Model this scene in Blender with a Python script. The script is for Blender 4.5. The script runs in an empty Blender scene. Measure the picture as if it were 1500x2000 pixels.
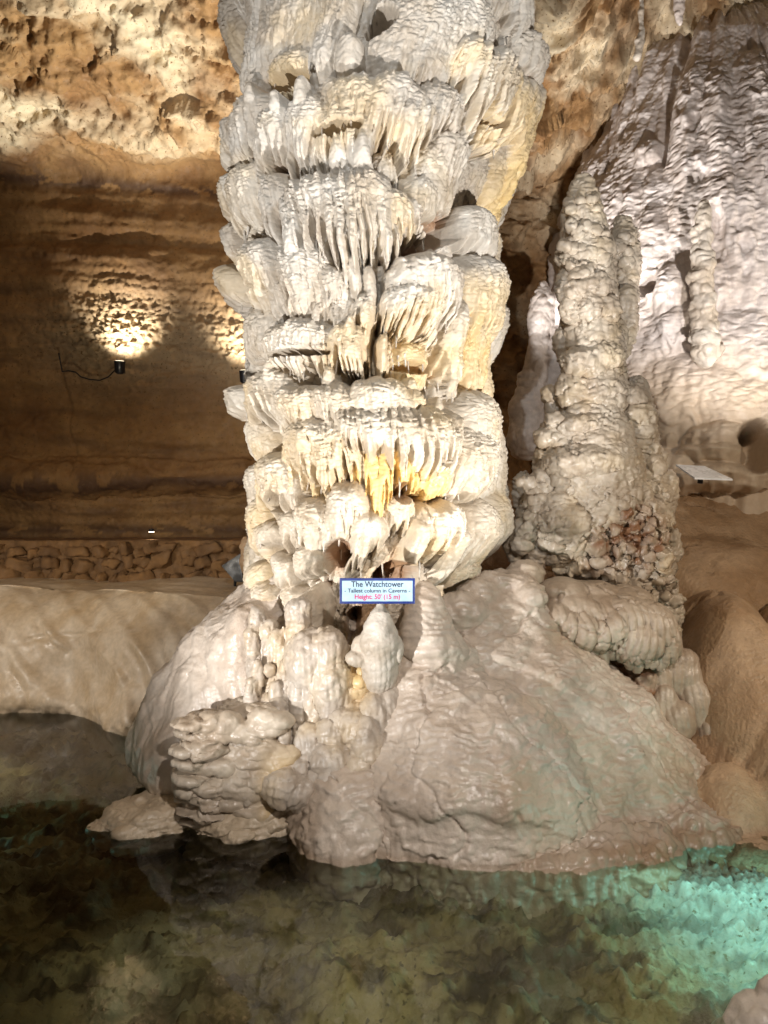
import bpy, math, random
import numpy as np
from mathutils import Vector
R = math.radians
sc = bpy.context.scene
COL = sc.collection

# ------------------------------------------------------------------ camera, world, exposure
CAMZ, F = 2.4, 1444.0
cam = bpy.data.cameras.new('camera'); co = bpy.data.objects.new('camera', cam); COL.objects.link(co)
cam.sensor_fit = 'VERTICAL'; cam.sensor_height = 36; cam.lens = 26; cam.clip_end = 200; cam.clip_start = .05
co.location = (0, 0, CAMZ); co.rotation_euler = (R(90), 0, 0); sc.camera = co
w = bpy.data.worlds.new('World'); sc.world = w; w.use_nodes = True
w.node_tree.nodes['Background'].inputs[0].default_value = (1.0, .84, .66, 1)
w.node_tree.nodes['Background'].inputs[1].default_value = .13
sc.view_settings.view_transform = 'Standard'; sc.view_settings.look = 'None'
sc.view_settings.exposure = 0; sc.view_settings.gamma = 1
sc.cycles.max_bounces = 6; sc.cycles.diffuse_bounces = 4; sc.cycles.glossy_bounces = 3
sc.cycles.transparent_max_bounces = 6; sc.cycles.sample_clamp_indirect = 4

def aim(o, tgt):
    o.rotation_euler = (Vector(tgt) - o.location).to_track_quat('-Z', 'Y').to_euler()
def spot(name, loc, tgt, power, col, ang=60, size=.12, blend=.5):
    l = bpy.data.lights.new(name, 'SPOT'); l.energy = power; l.color = col; l.spot_size = R(ang)
    l.spot_blend = blend; l.shadow_soft_size = size
    o = bpy.data.objects.new(name, l); COL.objects.link(o); o.location = loc; aim(o, tgt); return o
WARM, NEUT, COOL = (1, .80, .56), (1, .98, .96), (.90, .95, 1)
spot('floodlight', (3.0, 2.6, .8), (-.1, 6.0, 4.9), 1900, NEUT, 66, .04, .7)
spot('floodlight', (-3.0, 2.6, .8), (-.4, 6.2, 3.6), 1350, NEUT, 84, .04, .8)
spot('floodlight', (-.6, .4, 7.6), (.0, 6.0, 5.1), 760, COOL, 48, .04, .7)            # unseen lamp added high behind the viewer for the tier tops
spot('floodlight', (1.2, .1, 4.6), (.4, 5.2, .25), 1000, (1, .92, .86), 54, .08, .8)      # unseen lamp added above the viewer to brighten the mound
spot('floodlight', (3.15, 5.2, 2.4), (4.9, 10.6, 7.4), 1400, (1, .95, .93), 60, .05, .7)   # dome
spot('floodlight', (1.1, 8.4, 2.6), (4.0, 10.4, 8.4), 1500, (1, .96, .93), 42, .05, .7)  # added behind the column to lift the dome's dim left flank
spot('floodlight', (-2.6, 6.6, 1.9), (-4.2, 12.3, 4.4), 170, (1, .86, .62), 96, .08, .8)     # warm fill added to lift the left wall, no visible source
spot('floodlight', (7.0, 7.2, 3.2), (5.0, 10.2, 6.2), 480, (1, .88, .74), 90, .05, .7)
spot('floodlight', (-.9, 8.2, 2.0), (-3.9, 9.0, 9.6), 4300, (1, .98, .90), 56, .05, .5)   # unseen lamp added to graze the left ceiling
spot('floodlight', (1.25, 10.6, 2.6), (2.9, 12.2, 7.8), 2100, (1, .90, .70), 66, .05, .8)     # added out of sight to brighten the wall between column and dome
spot('floodlight', (-5.6, 5.6, 2.3), (-4.6, 8.8, .6), 430, (1, .9, .78), 90, .08, .8)       # flowstone bank
spot('floodlight', (4.6, 3.6, 3.4), (3.6, 7.5, 1.4), 380, (1, .84, .66), 80, .08, .8)       # unseen lamp for the brown slope
l = bpy.data.lights.new('underwater_light', 'AREA'); l.shape = 'RECTANGLE'; l.size = 1.7; l.size_y = 1.1; l.energy = 13; l.color = (.38, .95, 1)
o = bpy.data.objects.new('underwater_light', l); COL.objects.link(o); o.location = (2.45, 4.45, -.012)  # broad panel added to spread the underwater lamp's light evenly
spot('underwater_light', (2.9, 4.0, -.03), (2.0, 4.9, -.35), 50, (.34, .95, 1), 120, .02, .4)

spot('underwater_light', (-3.9, 6.1, -.03), (-3.2, 6.3, -.4), 9, (.38, .95, .95), 110, .02, .4)
# ------------------------------------------------------------------ numpy noise
def _hash(i, j, k, seed):
    h = (i.astype(np.int64) * 374761393 + j.astype(np.int64) * 668265263 + k.astype(np.int64) * 2147483647 + seed * 974711) & 0xffffffff
    h = ((h ^ (h >> 13)) * 1274126177) & 0xffffffff
    h = ((h ^ (h >> 16)) * 2246822519) & 0xffffffff
    return (h ^ (h >> 15)) & 0xffffffff
_g = np.random.RandomState(7).normal(size=(256, 3)); _g /= np.linalg.norm(_g, axis=1)[:, None]
_g = _g.astype(np.float32)
def perlin(x, y, z=None, seed=0):
    x = np.asarray(x, np.float32); y = np.asarray(y, np.float32)
    z = np.zeros_like(x) if z is None else np.asarray(z, np.float32)
    x, y, z = np.broadcast_arrays(x, y, z)
    i, j, k = np.floor(x).astype(np.int32), np.floor(y).astype(np.int32), np.floor(z).astype(np.int32)
    fx, fy, fz = x - i, y - j, z - k
    s = lambda t: t * t * t * (t * (t * 6 - 15) + 10)
    u, v, w_ = s(fx), s(fy), s(fz)
    out = 0
    for a in (0, 1):
        for b in (0, 1):
            for c in (0, 1):
                g = _g[_hash(i + a, j + b, k + c, seed) & 255]
                d = g[..., 0] * (fx - a) + g[..., 1] * (fy - b) + g[..., 2] * (fz - c)
                out = out + d * (u if a else 1 - u) * (v if b else 1 - v) * (w_ if c else 1 - w_)
    return out * 1.5
def fbm(x, y, z=None, o=4, seed=0, gain=.5):
    t, a, f = 0, 1, 1
    for q in range(o):
        t = t + a * perlin(x * f, y * f, None if z is None else z * f, seed + q); a *= gain; f *= 2.03
    return t
def worley(x, y, z=None, seed=0, flat=False):
    """F1, F2 and the id value of the nearest cell"""
    x = np.asarray(x, np.float32); y = np.asarray(y, np.float32)
    if z is None: z = np.zeros_like(x); flat = True
    i, j, k = np.floor(x).astype(np.int32), np.floor(y).astype(np.int32), np.floor(z).astype(np.int32)
    f1 = np.full(x.shape, 9., np.float32); f2 = f1.copy(); cid = np.zeros(x.shape, np.float32)
    for a in (-1, 0, 1):
        for b in (-1, 0, 1):
            for c in ((0,) if flat else (-1, 0, 1)):
                h = _hash(i + a, j + b, k + c, seed)
                px = i + a + (h & 1023) / 1023.; py = j + b + ((h >> 10) & 1023) / 1023.
                pz = z if flat else k + c + ((h >> 20) & 1023) / 1023.
                d = np.sqrt((px - x) ** 2 + (py - y) ** 2 + (pz - z) ** 2).astype(np.float32)
                m = d < f1
                f2 = np.where(m, f1, np.minimum(f2, d)); cid = np.where(m, (h >> 5 & 1023) / 1023., cid); f1 = np.where(m, d, f1)
    return f1, f2, cid
def sst(x, a, b):
    t = np.clip((x - a) / (b - a), 0, 1); return t * t * (3 - 2 * t)
def pillow(x, y, z=None, seed=0):
    """rounded cells with creases between, 0..1"""
    f1, f2, c = worley(x, y, z, seed)
    return np.sqrt(np.clip(1 - (f1 / (.5 * (f1 + f2) + 1e-5)) ** 2 * .98, 0, 1)) * (.65 + .35 * c)

# ------------------------------------------------------------------ mesh helpers
def raw(name, co_, faces, mat, parent=None, attrs=None, smooth=True):
    me = bpy.data.meshes.new(name)
    co_ = np.asarray(co_, np.float32); faces = np.asarray(faces, np.int32)
    me.vertices.add(len(co_)); me.vertices.foreach_set('co', co_.ravel())
    n, k = faces.shape
    me.loops.add(n * k); me.loops.foreach_set('vertex_index', faces.ravel())
    me.polygons.add(n); me.polygons.foreach_set('loop_start', np.arange(n, dtype=np.int32) * k)
    me.polygons.foreach_set('loop_total', np.full(n, k, np.int32))
    me.polygons.foreach_set('use_smooth', np.full(n, smooth, bool))
    me.update(calc_edges=True)
    for a, v in (attrs or {}).items():
        at = me.attributes.new(a, 'FLOAT', 'POINT'); at.data.foreach_set('value', np.asarray(v, np.float32).ravel())
    me.materials.append(mat)
    o = bpy.data.objects.new(name, me); COL.objects.link(o)
    if parent: o.parent = parent
    return o
def gridfaces(nv, nu, wrap=False, flip=False):
    a = np.arange(nv * nu).reshape(nv, nu)
    if wrap: a = np.concatenate([a, a[:, :1]], 1)
    f = np.stack([a[:-1, :-1], a[:-1, 1:], a[1:, 1:], a[1:, :-1]], -1).reshape(-1, 4)
    return f[:, ::-1] if flip else f
def subset(co_, faces, keep, attrs):
    f = faces[keep]; idx, inv = np.unique(f, return_inverse=True)
    return co_[idx], inv.reshape(f.shape), {k: v.ravel()[idx] for k, v in attrs.items()}
def tag(o, label=None, cat=None, group=None, kind=None):
    if label: o['label'] = label
    if cat: o['category'] = cat
    if group: o['group'] = group
    if kind: o['kind'] = kind
    return o
def empty(name, loc, label, cat, group=None):
    o = bpy.data.objects.new(name, None); COL.objects.link(o); o.location = loc; o.empty_display_size = .1
    return tag(o, label, cat, group)
def part(o, root):
    """parent keeping world position (roots are never rotated)"""
    o.parent = root; o.location = o.location - root.location; return o
def at(px, py, Y):
    return np.array([(px - 750) / F * Y, Y, CAMZ + (1000 - py) / F * Y])

class Bag:
    """collects closed primitives into one triangle/quad soup"""
    def __init__(s): s.v = []; s.f = []; s.n = 0
    def add(s, v, f):
        v = np.asarray(v, float); f = np.asarray(f)
        if f.shape[1] == 3: f = np.concatenate([f, f[:, 2:3]], 1)
        s.v.append(v); s.f.append(f + s.n); s.n += len(v)
    def ell(s, c, r, nu=20, nv=12, e=1., rot=0, tilt=0):
        th = np.linspace(0, 2 * np.pi, nu, endpoint=False); ph = np.linspace(-np.pi / 2, np.pi / 2, nv)
        P, T = np.meshgrid(ph, th, indexing='ij')
        cp = np.abs(np.cos(P)) ** e; sp = np.sign(np.sin(P)) * np.abs(np.sin(P)) ** e
        x, y, z = r[0] * cp * np.cos(T), r[1] * cp * np.sin(T), r[2] * sp
        if tilt: x, z = x * math.cos(tilt) + z * math.sin(tilt), -x * math.sin(tilt) + z * math.cos(tilt)
        if rot: x, y = x * math.cos(rot) - y * math.sin(rot), x * math.sin(rot) + y * math.cos(rot)
        s.add(np.stack([x + c[0], y + c[1], z + c[2]], -1).reshape(-1, 3), gridfaces(nv, nu, True))
    def tube(s, pts, rad, n=8):
        pts = np.asarray(pts, float); rad = np.asarray(rad, float)
        if rad.ndim == 0: rad = np.full(len(pts), float(rad))
        d = np.gradient(pts, axis=0); d /= np.linalg.norm(d, axis=1)[:, None] + 1e-9
        up = np.array([0, 1, 0.]) if abs(d[:, 1]).mean() < .8 else np.array([0, 0, 1.])
        a = np.cross(d, up); a /= np.linalg.norm(a, axis=1)[:, None] + 1e-9; b = np.cross(d, a)
        T = np.linspace(0, 2 * np.pi, n, endpoint=False)
        v = pts[:, None] + rad[:, None, None] * (np.cos(T)[None, :, None] * a[:, None] + np.sin(T)[None, :, None] * b[:, None])
        m = len(pts); f = gridfaces(m, n, True, True)
        v = np.concatenate([v.reshape(-1, 3), pts[:1], pts[-1:]]); c0 = m * n
        cap = [[c0, (i + 1) % n, i, i] for i in range(n)] + [[c0 + 1, (m - 1) * n + i, (m - 1) * n + (i + 1) % n, (m - 1) * n + (i + 1) % n] for i in range(n)]
        s.add(v, np.concatenate([f, np.array(cap)]))
    def dome(s, cx, cy, prof, back=None, nu=56):
        """closed solid of levels (z, left, right, front[, back]) about a vertical axis"""
        T = np.linspace(0, 2 * np.pi, nu, endpoint=False); zz = [p[0] for p in prof]
        zf = np.unique(np.r_[np.linspace(zz[0], zz[-1], 40), zz])
        g = lambda k_: np.interp(zf, zz, [p[k_] for p in prof])[:, None]
        l, r, f_ = g(1), g(2), g(3); b = f_ if back is None else back * (l + r) / 2
        x = np.cos(T) * np.where(np.cos(T) > 0, r, l); y = np.sin(T) * np.where(np.sin(T) > 0, b, f_)
        v = np.stack([cx + x, cy + y, np.repeat(zf[:, None], nu, 1)], -1); m = len(zf)
        f = gridfaces(m, nu, True); v = np.concatenate([v.reshape(-1, 3), [[cx, cy, zf[0]], [cx, cy, zf[-1]]]]); c0 = m * nu
        cap = [[c0, (i + 1) % nu, i, i] for i in range(nu)] + [[c0 + 1, (m - 1) * nu + i, (m - 1) * nu + (i + 1) % nu, (m - 1) * nu + (i + 1) % nu] for i in range(nu)]
        s.add(v, np.concatenate([f, np.array(cap)]))
    def E(s, px, py, Y, rx, rz, ry=None, **kw):
        k_ = Y / F; s.ell(at(px, py, Y), (rx * k_, (ry or rx * k_ * .75), rz * k_), **kw)
    def pipe(s, pts, n=14):
        """pts of (px, py, Y, radius px)"""
        P_ = np.array([at(a, b, c) for a, b, c, d in pts]); r_ = np.array([d * c / F for a, b, c, d in pts])
        t = np.arange(len(P_)); tt = np.linspace(0, len(P_) - 1, (len(P_) - 1) * 5 + 1)
        p_ = np.stack([np.interp(tt, t, P_[:, c]) for c in range(3)], -1); r2 = np.interp(tt, t, r_)
        e0 = (p_[0] - p_[1]) / np.linalg.norm(p_[0] - p_[1]); e1 = (p_[-1] - p_[-2]) / np.linalg.norm(p_[-1] - p_[-2])
        a_ = [(math.sin(q), math.cos(q)) for q in (R(75), R(50), R(25))]
        p_ = np.concatenate([[p_[0] + e0 * r2[0] * u_ for u_, _ in a_], p_, [p_[-1] + e1 * r2[-1] * u_ for u_, _ in a_[::-1]]])
        r2 = np.concatenate([[r2[0] * k_ for _, k_ in a_], r2, [r2[-1] * k_ for _, k_ in a_[::-1]]])
        s.tube(p_, r2, n)
    def box(s, c, h, rotz=0):
        v = np.array([[x, y, z] for x in (-1, 1) for y in (-1, 1) for z in (-1, 1)], float) * h
        v[:, :2] = v[:, :2] @ np.array([[math.cos(rotz), math.sin(rotz)], [-math.sin(rotz), math.cos(rotz)]])
        s.add(v + c, [[0, 1, 3, 2], [4, 6, 7, 5], [0, 4, 5, 1], [2, 3, 7, 6], [0, 2, 6, 4], [1, 5, 7, 3]])
    def mesh(s, name='tmp'):
        v = np.concatenate(s.v); f = np.concatenate(s.f)
        me = bpy.data.meshes.new(name)
        fl = [tuple(dict.fromkeys(q)) for q in f.tolist()]
        me.from_pydata(v.tolist(), [], [q for q in fl if len(q) > 2]); me.update()
        return me
    def build(s, name, mat, parent=None, smooth=True):
        me = s.mesh(name); me.materials.append(mat)
        me.polygons.foreach_set('use_smooth', np.full(len(me.polygons), smooth, bool))
        o = bpy.data.objects.new(name, me); COL.objects.link(o)
        if parent: o.parent = parent; 
        return o
def fuse(bag, vox, it=2):
    """voxel-fuse a bag of primitives; returns verts, quad faces, normals after light smoothing"""
    me = bag.mesh(); o = bpy.data.objects.new('tmp', me); COL.objects.link(o)
    m = o.modifiers.new('r', 'REMESH'); m.mode = 'VOXEL'; m.voxel_size = vox; m.adaptivity = 0
    dg = bpy.context.evaluated_depsgraph_get(); ev = o.evaluated_get(dg); m2 = bpy.data.meshes.new_from_object(ev)
    bpy.data.objects.remove(o); bpy.data.meshes.remove(me)
    n = len(m2.vertices); v = np.empty(n * 3, np.float32); m2.vertices.foreach_get('co', v); v = v.reshape(-1, 3)
    lt = np.empty(len(m2.polygons), np.int32); m2.polygons.foreach_get('loop_total', lt)
    li = np.empty(len(m2.loops), np.int32); m2.loops.foreach_get('vertex_index', li)
    assert (lt == 4).all(); f = li.reshape(-1, 4)
    bpy.data.meshes.remove(m2)
    v = smooth(v, f, it)
    return v, f
def smooth(v, f, it, lam=.6):
    if it <= 0: return v
    e = np.concatenate([f[:, [0, 1]], f[:, [1, 2]], f[:, [2, 3]], f[:, [3, 0]]])
    n = len(v); cnt = np.bincount(e[:, 0], minlength=n) + np.bincount(e[:, 1], minlength=n)
    for _ in range(it):
        s_ = np.stack([np.bincount(e[:, 0], v[e[:, 1], c], n) + np.bincount(e[:, 1], v[e[:, 0], c], n) for c in range(3)], -1)
        v = (v * (1 - lam) + lam * s_ / np.maximum(cnt, 1)[:, None]).astype(np.float32)
    return v
def normals(v, f):
    a = np.cross(v[f[:, 2]] - v[f[:, 0]], v[f[:, 3]] - v[f[:, 1]])
    n = np.zeros_like(v)
    for c in range(3):
        for k in range(4): n[:, c] += np.bincount(f[:, k], a[:, c], len(v))
    return n / (np.linalg.norm(n, axis=1)[:, None] + 1e-12)

# ------------------------------------------------------------------ materials
def mat(name, c1, c2, stain=None, stain2=None, rough=.5, scale=2.5, bump=.4, bscale=60, coat=0, speck=0, spec=.5, bdist=.01, mid=.5):
    m = bpy.data.materials.new(name); m.use_nodes = True; nt = m.node_tree; N = nt.nodes; L = nt.links
    b = N['Principled BSDF']; g = N.new('ShaderNodeNewGeometry')
    def noise(sc_, det=6, dist=0.):
        n = N.new('ShaderNodeTexNoise'); n.inputs['Scale'].default_value = sc_; n.inputs['Detail'].default_value = det
        n.inputs['Distortion'].default_value = dist; L.new(g.outputs['Position'], n.inputs['Vector']); return n
    def mix(f_, a, b_, t='MIX'):
        x = N.new('ShaderNodeMix'); x.data_type = 'RGBA'; x.blend_type = t
        for sock, val in ((x.inputs['Factor'], f_), (x.inputs['A'], a), (x.inputs['B'], b_)):
            if hasattr(val, 'links'): L.new(val, sock)
            elif isinstance(val, (int, float)): sock.default_value = val
            else: sock.default_value = (*val, 1)
        return x.outputs['Result']
    def ramp(src, lo, hi):
        r = N.new('ShaderNodeMapRange'); r.inputs[1].default_value = lo; r.inputs[2].default_value = hi
        L.new(src, r.inputs[0]); return r.outputs[0]
    n1 = noise(scale, 8, .6)
    c = mix(ramp(n1.outputs['Fac'], mid - .16, mid + .16), c1, c2)
    n2 = noise(scale * 7, 6)
    c = mix(ramp(n2.outputs['Fac'], .35, .7), c, tuple(x * .8 for x in c1), 'MIX') if False else c
    v = N.new('ShaderNodeHueSaturation'); L.new(c, v.inputs['Color']); L.new(ramp(n2.outputs['Fac'], .3, .7), v.inputs['Value'])
    v.inputs['Value'].default_value = 1
    mr = N.new('ShaderNodeMapRange'); mr.inputs[1].default_value = .3; mr.inputs[2].default_value = .7; mr.inputs[3].default_value = .86; mr.inputs[4].default_value = 1.1
    L.new(n2.outputs['Fac'], mr.inputs[0]); L.new(mr.outputs[0], v.inputs['Value']); c = v.outputs['Color']
    for nm, colr in (('stain', stain), ('mud', stain2)):
        if colr is not None:
            a = N.new('ShaderNodeAttribute'); a.attribute_name = nm
            c = mix(a.outputs['Fac'], c, colr)
    if speck:
        n3 = noise(26, 3); c = mix(ramp(n3.outputs['Fac'], .62, .70), c, tuple(x * (1 - speck) for x in c1))
    L.new(c, b.inputs['Base Color'])
    nb = noise(bscale, 8); bp = N.new('ShaderNodeBump'); bp.inputs['Strength'].default_value = bump; bp.inputs['Distance'].default_value = bdist
    L.new(nb.outputs['Fac'], bp.inputs['Height']); L.new(bp.outputs['Normal'], b.inputs['Normal'])
    nr = noise(9, 4); rr = N.new('ShaderNodeMapRange'); rr.inputs[1].default_value = .35; rr.inputs[2].default_value = .65
    rr.inputs[3].default_value = max(.05, rough - .14); rr.inputs[4].default_value = rough + .14
    L.new(nr.outputs['Fac'], rr.inputs[0]); L.new(rr.outputs[0], b.inputs['Roughness'])
    b.inputs['Specular IOR Level'].default_value = spec
    if coat: b.inputs['Coat Weight'].default_value = coat; b.inputs['Coat Roughness'].default_value = .18; L.new(bp.outputs['Normal'], b.inputs['Coat Normal'])
    return m
def plain(name, colr, rough=.5, metal=0):
    return mat(name, colr, tuple(x * .88 for x in colr), rough=rough, bump=.05)
YEL, MUD = (.72, .50, .20), (.34, .17, .075)
M_COL = mat('white_flowstone', (.58, .53, .46), (.43, .36, .28), YEL, MUD, rough=.52, bump=.5, bscale=45)
M_MOUND = mat('wet_flowstone', (.63, .545, .455), (.46, .37, .29), YEL, (.30, .20, .12), rough=.48, coat=.38, bump=.7, bscale=36, scale=1.8)
M_DOME = mat('dome_flowstone', (.62, .56, .52), (.48, .41, .36), (.66, .51, .33), MUD, rough=.6, bump=.5, bscale=30)
M_CAUL = mat('knobbly_flowstone', (.54, .46, .36), (.38, .30, .22), YEL, (.22, .105, .05), rough=.45, coat=.2, bump=.5, bscale=45)
M_FOOT = mat('grey_beige_flowstone', (.52, .46, .39), (.39, .32, .25), YEL, (.22, .105, .05), rough=.45, coat=.25, bump=.5, bscale=45)
M_HILL = mat('brown_flowstone', (.50, .35, .22), (.34, .21, .11), rough=.55, bump=.9, bscale=30, coat=.1, scale=1.6, speck=.22, bdist=.02)
M_LEDGE = mat('buff_flowstone', (.56, .47, .36), (.44, .33, .21), rough=.5, bump=.3, bscale=20)
M_WALL = mat('cave_rock', (.30, .17, .065), (.20, .10, .035), (.60, .50, .34), (.07, .035, .02), rough=.8, bump=.7, bscale=12, bdist=.03, speck=.5, scale=1.2)
M_STONE = mat('rubble_stone', (.24, .13, .05), (.13, .07, .03), rough=.85, bump=.8, bscale=20)
M_BED = mat('pool_bed', (.38, .29, .15), (.12, .08, .035), (.46, .46, .40), (.05, .032, .014), rough=.8, bump=.9, bscale=16, bdist=.04, scale=1.3, speck=.6)
M_BLACK = plain('black_metal', (.015, .015, .018), .4)

# ------------------------------------------------------------------ relief: a displaced sheet with lobes
class Relief:
    """S (m, horizontal), Z (m) coordinate grids; D displacement; T id of the tier that owns each vertex"""
    def __init__(s, S, Z, base, seed=0):
        s.S, s.Z = S.astype(np.float32), Z.astype(np.float32); s.D = base.astype(np.float32)
        s.T = np.zeros(S.shape, np.int16); s.st = np.zeros(S.shape, np.float32); s.seed = seed; s.fl = 0.
        s.ws = s.S + .035 * perlin(s.S * 2.5, s.Z * 1.6, seed=seed + 5) + .012 * perlin(s.S * 9, s.Z * 5, seed=seed + 6)
    def rib(s, sl, wd, seed, lean=0.):
        x = s.ws[sl] + lean * s.Z[sl] + .02 * perlin(s.S[sl] * 6, s.Z[sl] * 3.5, seed=seed)
        c = x / wd; i = np.floor(c); h = _hash(i.astype(np.int64), i * 0, i * 0, seed)
        r = (h & 1023) / 1023.; r2 = (h >> 10 & 1023) / 1023.
        t = (c - i - .5) * 2
        return t, r, r2
    def lobe(s, sc_, zt, hw, zb, P, tid=0, ribw=.06, ribs=.018, bumps=.018, bw=.055, teeth=.10, st=0., dome=.6, rnd=.32, taper=.12, seed=None, lean=0., sq=.42, tip=0.):
        seed = s.seed + int(abs(sc_ * 97 + zt * 53) * 10) % 997 if seed is None else seed
        m = (np.abs(s.S - sc_) < hw * 1.25 + .02) & (s.Z < zt + .15) & (s.Z > zb - teeth * 2.2 - .05)
        r_, c_ = np.where(m.any(1))[0], np.where(m.any(0))[0]
        if len(r_) < 2 or len(c_) < 2: return
        sl = (slice(r_[0], r_[-1] + 1), slice(c_[0], c_[-1] + 1))
        S, Z = s.S[sl], s.Z[sl]
        wob = .16 * hw * perlin(S * 3 + 9, Z * 3, seed=seed) + .05 * hw * perlin(S * 11, Z * 9, seed=seed + 1)
        H = zt - zb; v0 = np.clip((zt - Z) / H, 0, 1.3)
        u = (S - sc_ + wob) / (hw * (1 - tip * sst(v0, .35, 1.1)))
        edge = np.clip(1 - u * u, 0, 1)
        wx = s.ws[sl] + lean * Z
        fq = .85 / ribw
        cA = perlin(wx * fq, Z * 2.2 + seed, seed=seed) + .35 * perlin(wx * fq * 2.3, Z * 5, seed=seed + 1)
        cB = perlin(wx * fq * 1.5 + .5 * Z, Z * 1.3 - seed, seed=seed + 9)
        wx0 = s.ws[sl] + lean * zb
        eA = perlin(wx0 * fq, zb * 2.2 + seed + 0 * Z, seed=seed) + .35 * perlin(wx0 * fq * 2.3, zb * 5 + 0 * Z, seed=seed + 1)
        cord = lambda n_, w_: np.sqrt(np.clip(1 - (n_ / w_) ** 2, 0, 1))
        ztl = zt - (1 - np.sqrt(edge)) * dome * min(hw, H) + .05 * perlin(S * 7, Z * 0 + seed, seed=seed + 2)
        L = 1.5 * teeth * (1.15 * np.clip(1 - np.abs(eA) / .42, 0, 1) ** .8 * (.45 + .9 * np.clip(perlin(S * 6, S * 0 + seed * .7, seed=seed) + .3, 0, 1)) + .25 * np.clip(perlin(S * 3.3, S * 0 + seed * .3, seed=seed + 2) + .3, 0, 1))
        zbl = zb + .25 * H * (1 - edge ** .7) * .6 + .06 * perlin(S * 4, S * 0 + seed * .37, seed=seed + 3) - L + teeth * .4
        v = (ztl - Z) / np.maximum(ztl - zbl, .01)
        ok = (v > 0) & (v < 1) & (edge > 0)
        pr = np.sqrt(np.clip(1 - (1 - np.minimum(v / rnd, 1)) ** 2, 0, 1)) * (1 - taper * np.clip((v - rnd) / (1 - rnd), 0, 1))
        fl = s.fl
        d = fl + (P - fl) * edge ** sq * pr * (1 - .30 * sst(v, .72, 1.) ** 1.5)
        up = 1 - sst(v, .3, .75)
        S0, Z0 = S, Z; S = S + .05 * perlin(S0 * 8, Z0 * 8, seed=seed + 50); Z = Z + .05 * perlin(S0 * 8 + 5, Z0 * 8, seed=seed + 51)
        if bumps: d = d + 1.5 * bumps * pillow(S / bw, Z / bw * 1.5 + S * .3, seed=seed + 4) * (.2 + .8 * up) * pr
        if bumps: d = d + bumps * .8 * pillow(S / bw * 2.1, Z / bw * 3.3, seed=seed + 8) * (.2 + .8 * up) * pr
        S, Z = S0, Z0
        if ribs:
            tube = np.maximum(cord(cA, .22), .85 * cord(cB, .17)) * 1.7 + .5 * np.clip(1 - np.abs(cA), 0, 1) - .5
            tube = tube * (.55 + .7 * np.clip(perlin(S * 4, Z * 3, seed=seed + 40) + .5, 0, 1))
            d = d + ribs * tube * sst(v, .18, .55) * edge ** .3
        D, T, ST = s.D[sl], s.T[sl], s.st[sl]
        up_ = ok & (d > D)
        D[up_] = d[up_]; T[up_] = tid; ST[up_] = (st * sst(v, .1, .5) if st > 0 else -st * sst(v, .05, .15))[up_]
    def knob(s, sc_, zc, rw, rh, P, tid=None, st=0.):
        """upright rounded stalagmite stub growing out of the surface"""
        m = (np.abs(s.S - sc_) < rw * 1.4) & (np.abs(s.Z - zc) < rh * 1.3)
        r_, c_ = np.where(m.any(1))[0], np.where(m.any(0))[0]
        if len(r_) < 2 or len(c_) < 2: return
        sl = (slice(r_[0], r_[-1] + 1), slice(c_[0], c_[-1] + 1))
        S, Z = s.S[sl], s.Z[sl]; S = S + .15 * rw * perlin(S * 14, Z * 9, seed=3)
        w_ = rw * (1 - .45 * sst(Z, zc - rh, zc + rh))
        q = ((S - sc_) / w_) ** 2 + np.clip((Z - zc - rh * .3) / (rh * .7), 0, 9) ** 2
        lo = sst(Z, zc - rh * 1.2, zc - rh * .1)
        base = np.median(s.D[sl][q < .6]) if (q < .6).any() else 0
        d = np.where(q < 1, base + P * np.sqrt(np.clip(1 - q, 0, 1)) * lo, -9) + .008 * perlin(S * 30, Z * 40, seed=1)
        D = s.D[sl]; up_ = d > D; D[up_] = d[up_]
        if tid is not None: s.T[sl][up_] = tid

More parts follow.
